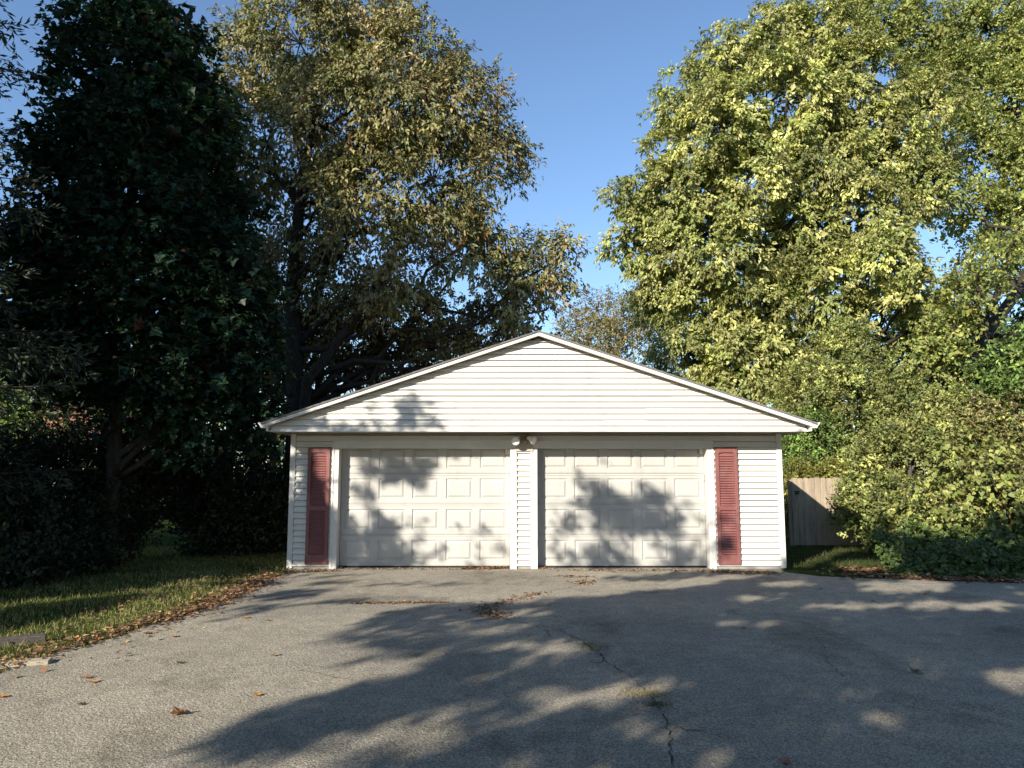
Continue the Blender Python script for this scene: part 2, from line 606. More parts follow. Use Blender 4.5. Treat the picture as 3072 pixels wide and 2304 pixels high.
# walls behind the siding
mb = MB()
for x0, x1 in ((XL + .02, -3.11), (.045, .35), (3.50, XR - .02)):
    mb.box(x0, x1, WY + .033, WY + .13, .02, 2.34)
for x0, x1 in ((-3.11, .045), (.35, 3.50)):
    mb.box(x0, x1, WY + .036, WY + .13, 2.17, 2.34)
mb.box(XL + .02, XL + .14, WY + .13, YB, .02, 2.34)
mb.box(XR - .14, XR - .02, WY + .13, YB, .02, 2.34)
mb.box(XL + .14, XR - .14, YB - .12, YB, .02, 2.34)
front = mb.build('front_wall', M['siding'], garage)
for x0, x1 in ((XL + .03, -3.0), (.05, .34), (3.4, XR - .03)):
    mb = MB(); mb.box(x0, x1, WY - .004, WY + .12, -.05, .045); mb.build('foundation', M['block'], garage)
EXP = .1016
z = .05
while z < 2.31:
    z1 = min(z + EXP, 2.312)
    if z < 2.17:
        segs = [(XL + .09, -3.115), (.05, .345), (3.505, XR - .09)]
    else:
        segs = [(XL + .09, XR - .09)]
    for a, b in segs:
        j = rng.normal() * .0012
        board(a, b, a, b, z, z1, WY + j).build('siding_board', M['siding'], front)
    z += EXP
# corner posts
for x0, x1 in ((XL, XL + .088), (XR - .088, XR)):
    m_ = MB(); m_.prism([(x0, WY - .035), (x1, WY - .035), (x1, WY + .02), (x0 if x0 < 0 else x1, WY + .12), (x0, WY + .12)] if x0 < 0 else
                        [(x0, WY - .035), (x1, WY - .035), (x1, WY + .12), (x0, WY + .02)], 'z', .015, 2.318)
    m_.build('corner_post', M['trim'], garage)
# gable siding with overlapping joints
gab = MB()
zz = [2.335, 2.45]
pts = []
for x in (GX - 4.50, GX, GX + 4.50):
    pts.append((x, ztop(x) - .085))
gab.prism([(GX - 4.50, 2.33), (GX + 4.50, 2.33)] + [pts[2], pts[1], pts[0]], 'y', GY + .036, GY + .12)
gable = gab.build('gable_wall', M['siding'], garage)
joints = {0: (1158, 1812), 1: (1285, 1942), 2: (1364, 2018)}
k = 0
z = 2.322
while z < 3.90:
    z1 = min(z + EXP, 3.885)
    lim = lambda q: min(4.52, (4.005 - .07 - q) / SL)
    a0, a1 = GX - lim(z), GX + lim(z)
    b0, b1 = GX - max(lim(z1), .02), GX + max(lim(z1), .02)
    js = [float(at(p, 1270, GY)[0]) for p in joints.get(k // 2, ())]
    xs = [None] + js + [None]
    for i in range(len(xs) - 1):
        l0, l1 = (a0, b0) if xs[i] is None else (xs[i] - .012, xs[i] - .012)
        r0, r1 = (a1, b1) if xs[i + 1] is None else (xs[i + 1] + .012, xs[i + 1] + .012)
        board(l0, r0, l1, r1, z, z1 + .0, GY + rng.normal() * .0008 + (i % 2) * .004, .030 if k else .034).build('siding_board', M['siding'], gable)
    z += EXP
    k += 1
# rake boards, roof, soffits, eave fascias, gutters
for s in (-1, 1):
    xe = GX + s * 4.545
    m_ = MB()
    prof = [(GX, ztop(GX) - .012), (xe, ztop(xe) - .012), (xe, ztop(xe) - .072), (GX, ztop(GX) - .072)]
    m_.prism(prof if s > 0 else prof[::-1], 'y', RY, RY + .025)
    m_.build('rake_board', M['trim'], garage)
    m_ = MB()
    prof = [(GX, ztop(GX) - .052), (xe, ztop(xe) - .052), (xe, ztop(xe) - .066), (GX, ztop(GX) - .066)]
    m_.prism(prof if s > 0 else prof[::-1], 'y', RY + .027, GY + .01)
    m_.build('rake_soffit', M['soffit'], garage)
    m_ = MB()
    xo = GX + s * 4.62
    prof = [(GX, ztop(GX) + .010), (xo, ztop(xo) + .010), (xo, ztop(xo) - .009), (GX, ztop(GX) - .009)]
    m_.prism(prof if s > 0 else prof[::-1], 'y', RY - .02, YB + .3)
    roof = m_.build('roof', M['shingle'], garage)
    # shingle courses give the roof edge its uneven line
    for q in range(28):
        xa, xb = GX + s * (4.62 - q * .166), GX + s * (4.62 - q * .166 - .18)
        m_ = MB()
        prof = [(xa, ztop(xa) + .020), (xb, ztop(xb) + .0135), (xb, ztop(xb) + .0108), (xa, ztop(xa) + .0112)]
        m_.prism(prof if s < 0 else prof[::-1], 'y', RY - .022 + rng.normal() * .002, YB + .3)
        m_.build('shingle_course', M['shingle'], roof)
    xa, xb = sorted((GX + s * 4.545, GX + s * 4.525))
    m_ = MB(); m_.box(xa, xb, RY + .03, YB + .2, 2.322, 2.455); m_.build('eave_fascia', M['trim'], garage)
    xa, xb = sorted((GX + s * 4.52, XL if s < 0 else XR))
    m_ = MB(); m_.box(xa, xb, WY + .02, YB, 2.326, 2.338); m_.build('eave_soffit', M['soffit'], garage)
    g0 = GX + s * 4.55
    prof = [(g0, 2.372), (g0 + s * .075, 2.376), (g0 + s * .092, 2.41), (g0 + s * .125, 2.448), (g0 + s * .128, 2.466), (g0 + s * .118, 2.466), (g0, 2.462)]
    m_ = MB(); m_.prism(prof if s > 0 else prof[::-1], 'y', RY + .01, YB + .2); m_.build('gutter', M['trim'], garage)
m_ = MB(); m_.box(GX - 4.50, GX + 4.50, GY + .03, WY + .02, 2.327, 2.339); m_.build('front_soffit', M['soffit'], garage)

# garage doors
for x0, x1 in ((-3.02, -.03), (.435, 3.40)):
    # casing and jambs
    m_ = MB()
    m_.box(x0 - .095, x0 + .004, WY - .03, DY + .05, 0.0, 2.062)
    m_.box(x1 - .004, x1 + .095, WY - .03, DY + .05, 0.0, 2.062)
    m_.box(x0 - .097, x1 + .097, WY - .033, DY + .05, 2.064, 2.182)
    m_.box(x0 - .110, x0 - .080, WY - .042, WY + .01, 0.0, 2.18)
    m_.box(x1 + .080, x1 + .110, WY - .042, WY + .01, 0.0, 2.18)
    m_.box(x0 - .108, x1 + .108, WY - .046, WY + .01, 2.172, 2.197)
    m_.build('door_casing', M['trim'], garage)
    dw = x1 - x0 - .02
    d0 = x0 + .01
    dm = MB(); dm.box(d0, d0 + dw, DY + .03, DY + .05, .02, 2.16)
    dr = dm.build('garage_door', M['door'], garage)
    pw, ph, pitch_x = .46, .345, dw / 5
    for r_ in range(4):
        zb = .03 + r_ * .533
        zt = zb + .527
        pz0 = zb + .095; pz1 = pz0 + ph
        m_ = MB()
        yj = DY + rng.normal() * .0015
        # rails, with a rolled top and bottom edge
        for za, zc in ((zb, pz0), (pz1, zt)):
            m_.box(d0, d0 + dw, yj, yj + .03, za, zc)
        m_.box(d0, d0 + dw, yj - .007, yj + .01, zt - .030, zt - .012)
        m_.box(d0, d0 + dw, yj - .005, yj + .01, zb + .020, zb + .034)
        ed = [d0] + sum([[d0 + pitch_x * (c + .5) - pw / 2, d0 + pitch_x * (c + .5) + pw / 2] for c in range(5)], []) + [d0 + dw]
        for q in range(0, 12, 2):
            m_.box(ed[q], ed[q + 1], yj, yj + .03, pz0, pz1)
        m_.build('door_section', M['door'], dr)
        for c in range(5):
            cx, cz = d0 + pitch_x * (c + .5), (pz0 + pz1) / 2
            rings = [(0, .012), (.004, .016), (.020, .016), (.052, .001), (.058, .001)]
            m_ = MB()
            vv, ff = [], []
            for (ins, dep) in rings:
                a, b = pw / 2 - ins, ph / 2 - ins
                vv += [(cx - a, yj + dep, cz - b), (cx + a, yj + dep, cz - b), (cx + a, yj + dep, cz + b), (cx - a, yj + dep, cz + b)]
            for q in range(len(rings) - 1):
                for e in range(4):
                    ff.append((q * 4 + e, q * 4 + (e + 1) % 4, q * 4 + 4 + (e + 1) % 4, q * 4 + 4 + e))
            n4 = (len(rings) - 1) * 4
            ff.append((n4, n4 + 1, n4 + 2, n4 + 3))
            m_.add(vv, ff)
            m_.build('raised_panel', M['door'], dr)
    m_ = MB(); m_.box(d0, d0 + dw, DY + .004, DY + .028, .004, .029); m_.build('rubber_seal', M['black'], dr)
    # small track bracket at the upper inner corner
    m_ = MB(); m_.box(x1 - .085, x1 - .012, DY - .05, DY - .01, 1.965, 2.06); m_.box(x1 - .03, x1 - .02, DY - .06, DY - .012, 1.50, 1.62) if x0 > 0 else None
    m_.build('track_bracket', M['trim'], dr)
    m_ = MB(); m_.prism([(x0 + .012, .0), (x0 + .10, .0), (x0 + .085, .028), (x0 + .03, .034)], 'y', DY - .05, DY - .006); m_.build('corner_stop', M['black'], dr)

# louvred shutters
for x0, x1, lab in ((-3.545, -3.165, 'left'), (3.535, 3.915, 'right')):
    y1, y0 = WY - .024, WY - .062
    zb, zt = .075, 2.075
    m_ = MB()
    m_.box(x0, x0 + .058, y0, y1, zb, zt); m_.box(x1 - .058, x1, y0, y1, zb, zt)
    for za, zc in ((zb, zb + .165), (.995, 1.065), (zt - .085, zt)):
        m_.box(x0 + .058, x1 - .058, y0 + .002, y1, za, zc)
    # arched lower edge of the top rail
    xm, hw = (x0 + x1) / 2, (x1 - x0) / 2 - .058
    arc = [(xm - hw, zt - .085), (xm + hw, zt - .085)] + [(xm + hw * math.cos(a), zt - .085 - .022 * (1 - math.sin(a))) for a in np.linspace(0, math.pi, 9)]
    m_.prism(arc[::-1], 'y', y0 + .004, y1)
    m_.box(x0 + .058, x1 - .058, y1 - .008, y1 - .002, zb + .1, zt - .05)
    sh = m_.build('shutter', M['shutter'], garage)
    for za, zc in ((zb + .172, .99), (1.07, zt - .112)):
        nl = int((zc - za) / .0425)
        st = (zc - za) / nl
        for i in range(nl):
            z0 = za + i * st
            m_ = MB()
            m_.prism([(y0 + .008, z0 + .002), (y0 + .014, z0 - .001), (y1 - .009, z0 + st * .60), (y1 - .009, z0 + st * .74), ], 'x', x0 + .057, x1 - .057)
            m_.build('louver', M['shutter'], sh)
    for z0 in (zt - .03, 1.03, zb + .03):
        for xx in (x0 + .025, x1 - .025):
            m_ = MB(); m_.tube([(xx, y0 - .004, z0), (xx, y0 + .002, z0)], [.008, .009], 8); m_.build('screw', M['black'], sh)

# double floodlight and nest under the soffit
FX, FZ = .215, 2.215
fl = tag(empty('floodlight', (FX, WY - .03, FZ)), 'double white floodlight under the eave between the two garage doors', 'floodlight')
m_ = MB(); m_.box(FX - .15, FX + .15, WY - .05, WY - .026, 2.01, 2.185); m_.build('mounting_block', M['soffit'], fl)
m_ = MB(); m_.tube([(FX, WY - .05, FZ), (FX, WY - .075, FZ), (FX, WY - .085, FZ)], [.062, .062, .04], 16); m_.build('base_plate', M['lamp_white'], fl, True)
for s, ctr, dr_ in ((-1, (FX - .145, WY - .22, 2.185), (-.30, -.85, -.25)), (1, (FX + .145, WY - .20, 2.20), (.75, -.5, -.35))):
    c = np.array(ctr); d = np.array(dr_) / np.linalg.norm(dr_)
    m_ = MB()
    m_.tube([c - d * .12, c - d * .11, c - d * .06, c - d * .02, c + d * .03, c + d * .035], [.018, .032, .040, .062, .076, .070], 18)
    hd = m_.build('lamp_head', M['lamp_white'], fl, True)
    m_ = MB(); m_.tube([c + d * .030, c + d * .037, c + d * .042], [.068, .063, .035], 18); m_.build('lens', M['lamp_glass'], hd, True)
    m_ = MB(); m_.tube([np.array((FX + s * .03, WY - .085, FZ)), c - d * .13 + np.array((0, .0, .015)), c - d * .11], [.011, .011, .014], 8); m_.build('swivel_arm', M['lamp_white'], fl, True)
nest_mb = MB()
for i in range(170):
    a = rng.uniform(0, 2 * math.pi); rr = rng.uniform(.02, .065); zc = rng.uniform(2.20, 2.318)
    c = np.array([FX + .01 + math.cos(a) * rr * 1.15, WY - .10 + math.sin(a) * rr * .75, zc - .02])
    t_ = np.array([-math.sin(a), math.cos(a), rng.normal() * .9]); t_ /= np.linalg.norm(t_)
    l_ = rng.uniform(.03, .08)
    nest_mb.tube([c - t_ * l_, c + rng.normal(size=3) * .01, c + t_ * l_ + np.array([0, 0, -.02 * rng.random()])], [.0028, .0035, .0022], 3, False)
tag(nest_mb.build('bird_nest', M['nest']), 'straw bird nest tucked behind the double floodlight', 'nest')

# ------------------------------------------------------------------ fence
fence = tag(empty('fence', (7.5, 17.7, 0)), 'weathered wooden picket fence behind the garage corner', 'fence')
fx = 6.38
i = 0
while fx < 9.2:
    w = .128 + rng.normal() * .002
    h = 1.545 + rng.normal() * .008
    y0 = 17.7 + rng.normal() * .003
    m_ = MB()
    m_.prism([(fx, .03), (fx + w, .03), (fx + w, h - .03), (fx + w - .022, h), (fx + .022, h), (fx, h - .03)], 'y', y0, y0 + .019)
    m_.build('picket', M['fence'], fence)
    fx += w + .006
    i += 1
for z0 in (.35, 1.25):
    m_ = MB(); m_.box(6.4, 9.2, 17.725, 17.765, z0, z0 + .09); m_.build('rail', M['fence'], fence)
for x0 in (6.34, 8.7):
    m_ = MB(); m_.box(x0, x0 + .09, 17.77, 17.86, 0, 1.5); m_.build('post', M['fence'], fence)
m_ = MB(); m_.box(6.44, 6.55, 17.665, 17.698, 1.215, 1.245); m_.box(6.45, 6.54, 17.675, 17.698, 1.18, 1.195); m_.build('latch', M['black'], fence)

# ------------------------------------------------------------------ timbers at the lawn edge


def timber(name, p0, p1, w, h, mat, label):
    p0, p1 = np.array(p0), np.array(p1)
    d = (p1 - p0) / np.linalg.norm(p1 - p0)
    n_ = np.array([-d[1], d[0]])
    m_ = MB()
    N = 14
    prof = [(-w / 2, -.02), (w / 2, -.02), (w / 2, h * .8), (w * .38, h), (-w * .38, h), (-w / 2, h * .8)]
    vv, ff = [], []
    for i in range(N):
        c = p0 + (p1 - p0) * i / (N - 1)
        for a, b in prof:
            q = c + n_ * (a + rng.normal() * .003)
            vv.append((q[0], q[1], b + rng.normal() * .003))
    for i in range(N - 1):
        for k_ in range(6):
            k2 = (k_ + 1) % 6
            ff.append((i * 6 + k_, i * 6 + k2, i * 6 + 6 + k2, i * 6 + 6 + k_))
    ff += [tuple(range(6))[::-1], tuple(range((N - 1) * 6, N * 6))]
    m_.add(vv, ff)
    o = m_.build(name, mat)
    tag(o, label, 'timber')


timber('landscape_timber', (-4.50, 7.66), (-7.2, 6.3), .13, .06, M['timber'], 'dark weathered landscape timber lying in the lawn')
timber('landscape_timber', (-3.93, 6.78), (-6.4, 6.0), .15, .030, M['timber_pale'], 'pale sun-bleached timber sunk along the driveway edge')

# ------------------------------------------------------------------ trees behind and beside the garage
PAL_CHERRY = [((.20, .18, .066), 4), ((.27, .23, .10), 3), ((.112, .135, .046), 3.4), ((.30, .21, .115), .9), ((.32, .16, .075), .25)]
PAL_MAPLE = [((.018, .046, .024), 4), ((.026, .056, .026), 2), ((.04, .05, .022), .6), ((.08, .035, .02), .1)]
PAL_RIGHT = [((.33, .325, .105), 4), ((.22, .25, .07), 3), ((.42, .40, .16), 1.8), ((.13, .165, .05), 1.8)]
PAL_LOCUST = [((.28, .29, .08), 3), ((.18, .22, .06), 3), ((.34, .33, .09), 1.2), ((.11, .15, .045), 1.5)]
PAL_SHRUB = [((.265, .275, .085), 3), ((.17, .205, .06), 3), ((.34, .32, .115), 1.3), ((.11, .145, .045), 1.4)]
PAL_GREEN = [((.13, .20, .05), 3), ((.19, .24, .06), 2), ((.09, .15, .04), 2)]
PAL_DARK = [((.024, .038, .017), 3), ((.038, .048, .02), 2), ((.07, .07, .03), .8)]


def make_tree(name, label, cat, trunk, trad, lobes, ncl, clump_r, twigs, nl, mode, size, aspect, pal, mat='leaf', tmpl=LEAF, bark='bark',
              inner=.45, droop=.5, nbr=90, limb_r=.1, group=None, twn=0, sag=.12, spread=.9, clump_pal=None, per_clump=.22, keep=None, br_r=.025, crown_name='crown', hole=None, hole_wl=2.2, fill=0):
    base = trunk[0]
    root = tag(empty(name, tuple(base)), label, cat, group)
    cl, out, idx = clumps_of(lobes, ncl, inner)
    ok = cl[:, 2] > .1
    if hole: ok &= wav(cl, hole_wl, len(lobes)) > hole
    cl, out, idx = cl[ok], out[ok], idx[ok]
    d = sprays(cl, out, clump_r, twigs, nl, mode, size, aspect, pal, droop=droop, spread=spread, clump_pal=clump_pal, per_clump=per_clump)
    mb_ = MB()
    wood(mb_, trunk, trad, lobes, limb_r, cl, idx, nbr, br_r, sag)
    if twn: twig_tubes(mb_, d['twig'], twn)
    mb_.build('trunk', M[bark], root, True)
    if fill:                                    # broad leaves deep inside the crown
        ci, oi, _ = clumps_of([(l[0], np.asarray(l[1]) * .62) for l in lobes], fill, .0)
        d = cat_l(d, sprays(ci, oi, clump_r * 1.1, 5, 8, mode, size * 1.7, aspect * 1.25, pal, droop=droop, spread=spread))
    m_ = d['pos'][:, 2] > .02
    if keep is not None: m_ &= keep(d['pos'])
    crown(crown_name, M[mat], tmpl, filt(d, m_), root)
    return root


def outside_garage(P):
    return ~((P[:, 0] > XL - .1) & (P[:, 0] < XR + .1) & (P[:, 1] > 12.7) & (P[:, 1] < YB + .3) & (P[:, 2] < 4.15 - SL * np.abs(P[:, 0] - GX)))


# cherry-like tree left of the garage (olive-bronze hanging leaves)
Yc = 18.0
cl_lobes = [lobe(900, 130, 18, 190), lobe(1060, 110, 18.5, 170), lobe(760, 200, 19, 150), lobe(1240, 190, 18, 160), lobe(1360, 330, 17.5, 170),
            lobe(1150, 330, 17, 190), lobe(960, 380, 17, 190), lobe(800, 430, 18.5, 180), lobe(1470, 520, 18, 130), lobe(1300, 540, 17, 190),
            lobe(1120, 580, 16.5, 180), lobe(940, 640, 18, 180), lobe(1500, 700, 18, 110), lobe(1390, 790, 17.5, 130), lobe(1180, 790, 17, 140),
            lobe(1040, 860, 18, 150), lobe(1600, 850, 18, 90), lobe(1690, 770, 18, 70), lobe(1500, 930, 18, 110), lobe(1340, 960, 18.5, 110),
            lobe(1050, 1010, 19, 110), lobe(1190, 1060, 18.5, 100), lobe(930, 1040, 19, 120), lobe(1340, 1050, 19, 90), lobe(1460, 1010, 18.6, 90), lobe(1570, 1000, 18.8, 80), lobe(850, 1130, 19, 110), lobe(1060, 1130, 19, 90),
            lobe(700, 700, 19, 160), lobe(780, 900, 19, 150), lobe(1640, 930, 18.5, 90), lobe(1200, 960, 19, 110), lobe(620, 330, 19.5, 110)]
tb = np.array([-5.0, 17.6, 0])
trunk_c = np.array([tb, tb + (.05, 0, 1.5), tb + (.02, .1, 3), tb + (-.1, .15, 4.5), tb + (-.2, .2, 6), tb + (-.1, .2, 8), tb + (.1, .3, 10), tb + (.2, .3, 11.5)])
cherry = make_tree('cherry_tree', 'tall olive-bronze leaved tree rising left of the garage roof', 'tree', trunk_c,
                   [.30, .24, .22, .20, .17, .13, .08, .04], cl_lobes, 2600, .46, 8, 9, 'droop', .13, .44, PAL_CHERRY, 'leaf_gloss', clump_pal=PAL_CHERRY, inner=.5, hole=-.5,
                   droop=.45, nbr=320, limb_r=.075, twn=1500, sag=.0, keep=outside_garage, br_r=.018)
# second and third stems leaning right over the roof, bare below
root = cherry
mb = MB()
for pts_, r0 in (([(-4.9, 17.6, .2), at(920, 1150, 17.5), at(1010, 1030, 17.4), at(1120, 880, 17.4), at(1180, 760, 17.3), at(1260, 600, 17.2)], .15),
                 ([(-5.0, 17.7, 1.0), at(900, 1000, 18), at(960, 860, 18), at(1000, 700, 18), at(1020, 500, 18)], .14),
                 ([at(930, 1140, 17.5), at(1060, 1080, 17.4), at(1200, 1090, 17.2), at(1330, 1050, 17.2)], .07),
                 ([at(1010, 1030, 17.4), at(1120, 990, 17.2), at(1290, 985, 17.2)], .05)):
    P = np.array([np.asarray(p, float) for p in pts_])
    mb.tube(P, np.linspace(r0, r0 * .4, len(P)), 8)
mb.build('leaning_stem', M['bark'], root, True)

# maple in front of it, in shade
Ym = 14.3
m_lobes = [lobe(300, 110, 14.3, 120), lobe(420, 60, 14.5, 100), lobe(460, 200, 14, 130), lobe(300, 280, 14, 150), lobe(215, 330, 14.5, 80),
           lobe(520, 330, 14.2, 110), lobe(420, 420, 13.5, 170), lobe(240, 470, 14, 160), lobe(560, 540, 14, 140), lobe(400, 640, 13.5, 190),
           lobe(200, 680, 14, 160), lobe(600, 720, 14.2, 150), lobe(480, 850, 13.6, 190), lobe(280, 880, 13.6, 170), lobe(130, 900, 14, 130),
           lobe(640, 930, 14, 150), lobe(380, 1080, 13.8, 170), lobe(560, 1110, 13.6, 160), lobe(180, 1080, 14, 130), lobe(720, 1080, 14.2, 110),
           lobe(600, 1250, 13.8, 110), lobe(740, 1230, 14.3, 90), lobe(620, 560, 14.6, 90), lobe(680, 640, 14.8, 90), lobe(660, 800, 14.6, 110), lobe(730, 920, 14.8, 90), lobe(90, 720, 14.4, 90), lobe(50, 860, 14.2, 90), lobe(120, 1010, 14, 100), lobe(40, 1010, 14, 90), lobe(620, 300, 14.8, 70), lobe(370, 20, 14.5, 70), lobe(540, 110, 14.3, 60), lobe(660, 420, 14.4, 70)]
tb = np.array([-7.35, 14.2, 0])
trunk_m = [tb, tb + (.05, 0, 1.5), tb + (.0, 0, 3), tb + (.1, 0, 4.5), tb + (0, .1, 6), tb + (.1, 0, 7.5), tb + (0, 0, 9.5)]
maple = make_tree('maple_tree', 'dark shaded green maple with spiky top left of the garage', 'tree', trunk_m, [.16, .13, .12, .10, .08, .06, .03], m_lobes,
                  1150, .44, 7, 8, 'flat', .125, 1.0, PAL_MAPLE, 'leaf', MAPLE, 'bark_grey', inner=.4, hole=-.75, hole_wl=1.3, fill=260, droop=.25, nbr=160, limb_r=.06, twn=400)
# upright leafy shoots at its top
mb = MB()
P, A = [], []
for px_ in (205, 250, 300, 345, 395, 440, 490, 565, 240, 420):
    b = at(px_ + rng.normal() * 10, 150, 14.3); e = at(px_ + rng.normal() * 14, rng.uniform(-15, 45), 14.3)
    mb.tube(bend(b, e, 5, .04), np.linspace(.014, .004, 5), 4, False)
    for t_ in np.linspace(0, 1, 40):
        c = b + (e - b) * t_ + rng.normal(size=3) * .09
        P.append(c); A.append(rng.normal(size=3) + np.array([0, 0, -.2]))
P, A = np.array(P), np.array(A)
mb.build('top_shoot', M['bark_grey'], maple)
crown('shoot_leaves', M['leaf'], MAPLE, dict(pos=P, axis=A, normal=rand_unit(len(P)) + np.array([0, -.2, .8]), length=rng.uniform(.10, .17, len(P)), width=rng.uniform(.1, .17, len(P)), col=pick(PAL_MAPLE, len(P))), maple)


# spruces
def make_spruce(label, base, height, rad, n_whorl, seed_pal, group, dens=1.0, low=1.0, K=12, nw=.2):
    base = np.array(base, float)
    root = tag(empty('spruce_tree', tuple(base)), label, 'tree', group)
    mb_ = MB()
    mb_.tube([base, base + (0, 0, height * .5), base + (0, 0, height)], [.24, .14, .02], 10)
    st, di, ln = [], [], []
    for w in range(n_whorl):
        z0 = low + (height - low) * (w / n_whorl) ** 1.02
        f = 1 - (z0 - low * .5) / height
        for k_ in range(int(9 * f + 5)):
            a = rng.uniform(0, 2 * math.pi)
            L_ = rad * (f ** .75) * rng.uniform(.75, 1.1)
            h_ = np.array([math.cos(a), math.sin(a), 0])
            b = base + np.array([0, 0, z0 + rng.normal() * .15])
            pts_ = [b, b + h_ * L_ * .35 + np.array([0, 0, -.05 * L_]), b + h_ * L_ * .7 + np.array([0, 0, -.14 * L_]), b + h_ * L_ + np.array([0, 0, -.12 * L_])]
            mb_.tube(pts_, [.035, .026, .016, .006], 4, False)
            pts_ = np.array(pts_)
            ns = int(26 * L_ / 3 * dens) + 8
            tt = rng.uniform(.12, 1.0, ns)
            for t_ in tt:
                q = min(int(t_ * 3), 2); fr = t_ * 3 - q
                c = pts_[q] * (1 - fr) + pts_[q + 1] * fr
                sd = np.cross(h_, (0, 0, 1)) * rng.choice([-1, 1])
                d_ = h_ * rng.uniform(.3, .9) + sd * rng.uniform(.2, .9) + np.array([0, 0, rng.uniform(-1.1, .1)])
                st.append(c); di.append(d_ / np.linalg.norm(d_)); ln.append(rng.uniform(.22, .6) * (1.15 - .4 * t_))
            d_ = h_ + np.array([0, 0, .35]); st.append(pts_[3]); di.append(d_ / np.linalg.norm(d_)); ln.append(.3)
    st, di, ln = np.array(st), np.array(di), np.array(ln)
    n_ = len(st)
    t_ = np.tile(np.linspace(.05, 1, K), n_)
    pos = np.repeat(st, K, 0) + np.repeat(di, K, 0) * (np.repeat(ln, K) * t_)[:, None]
    pos[:, 2] -= np.repeat(ln, K) * t_ ** 2 * .25
    ax = np.repeat(di, K, 0) + rand_unit(n_ * K) * .8
    col = pick(seed_pal, n_ * K) * np.exp(rng.normal(size=n_ * K) * .2)[:, None]
    Ls = rng.uniform(.09, .17, n_ * K)
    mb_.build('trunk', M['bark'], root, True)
    crown('crown', M['needle'], NEEDLE, dict(pos=pos, axis=ax, normal=rand_unit(n_ * K), length=Ls, width=Ls * nw, col=col), root)
    return root


PAL_SPRUCE = [((.030, .042, .024), 3), ((.045, .055, .028), 1.5), ((.055, .05, .03), .7)]
make_spruce('dark spruce with drooping needled branches at the picture edge', (-9.4, 9.6, 0), 15.5, 3.6, 34, PAL_SPRUCE, 'spruces beside the driveway', 1.1, 2.2, 10, .22)

# ------------------------------------------------------------------ right-hand trees
r_lobes = [lobe(2060, 300, 27, 110), lobe(2180, 210, 27, 130), lobe(2320, 130, 28, 140), lobe(2470, 120, 28, 140), lobe(2030, 440, 26.5, 90), lobe(2180, 380, 26, 150),
           lobe(2360, 300, 26, 170), lobe(2560, 270, 27, 170), lobe(1920, 600, 27, 110), lobe(2060, 590, 26, 150), lobe(2240, 560, 25.5, 160), lobe(2440, 480, 26, 170),
           lobe(2640, 440, 26.5, 160), lobe(1900, 720, 27, 90), lobe(2040, 770, 26.5, 140), lobe(2200, 760, 25.5, 150), lobe(2420, 720, 26, 130), lobe(2600, 640, 25.5, 130),
           lobe(2760, 560, 26, 110), lobe(1990, 900, 27.5, 90), lobe(2120, 930, 26, 120), lobe(2290, 920, 25.5, 110), lobe(2470, 870, 25, 100), lobe(2650, 810, 25, 110),
           lobe(2060, 1060, 26, 110), lobe(2220, 1090, 25, 110), lobe(2370, 1060, 25, 100), lobe(2750, 960, 24.5, 70), lobe(2780, 330, 27, 120), lobe(2150, 1200, 25, 90), lobe(2470, 1060, 25.5, 90), lobe(2300, 1180, 25, 100), lobe(2430, 1180, 25, 100), lobe(2560, 980, 25, 80), lobe(2180, 1010, 26.5, 110), lobe(2350, 800, 27, 120),
           lobe(2760, 880, 23, 80), lobe(2680, 760, 23.5, 90), lobe(2880, 900, 23, 60)]
tb = np.array([9.6, 26.5, 0])
trunk_r = [tb, tb + (-.1, 0, 2), tb + (.1, 0, 4), tb + (.0, 0, 6), tb + (-.2, 0, 8), tb + (-.2, 0, 10), tb + (-.3, 0, 12.5), tb + (-.4, 0, 15)]
make_tree('hackberry_tree', 'huge yellow-green tree with hanging leaves behind the garage right side', 'tree', trunk_r, [.45, .38, .34, .30, .25, .2, .13, .05],
          r_lobes, 2600, .42, 10, 11, 'droop', .150, .52, PAL_RIGHT, 'leaf', clump_pal=PAL_RIGHT, inner=.6, hole=-.6, hole_wl=2.2, droop=.55, per_clump=.3, fill=420, nbr=260, limb_r=.11, twn=500, sag=.02, spread=.8)
l_lobes = [lobe(2650, 60, 31, 120), lobe(2800, 120, 31, 140), lobe(2960, 90, 31, 150), lobe(3080, 160, 30, 140), lobe(2880, 260, 30, 130), lobe(3020, 330, 29, 140),
           lobe(3090, 480, 28, 120), lobe(2940, 450, 29, 120), lobe(3060, 640, 28, 120), lobe(2920, 640, 28, 90), lobe(2980, 800, 27, 80), lobe(3100, 800, 27, 90), lobe(2560, 30, 31, 70),
           lobe(3200, 350, 29, 170), lobe(3250, 650, 28, 170), lobe(3220, 100, 30, 180)]
tb = at(2830, 1400, 24.0); tb[2] = 0
l_lobes += [(at(2890, 1110, 24) + SUN * 2.6, np.full(3, .6)), (at(2950, 1010, 24.3) + SUN * 2.8, np.full(3, .55)), (at(3050, 880, 25) + SUN * 2.8, np.full(3, .55)), (at(2830, 1180, 24) + SUN * 2.2, np.full(3, .6))]
trunk_l = [tb, at(2850, 1200, 24), at(2880, 1120, 24), at(2950, 1010, 24.3), at(3050, 880, 25), at(3120, 760, 26), at(3110, 560, 27.5), at(3060, 380, 29), at(3000, 180, 30)]
loc_t = make_tree('locust_tree', 'large fine-leaved tree with leaning dark trunk at the right edge', 'tree', trunk_l, [.32, .28, .24, .2, .17, .15, .12, .08, .04],
                  l_lobes, 1700, .60, 7, 11, 'bush', .135, .58, PAL_LOCUST, 'leaf', inner=.45, hole=-.8, fill=200, droop=.5, nbr=180, limb_r=.15, twn=500, sag=.03)
mb = MB()
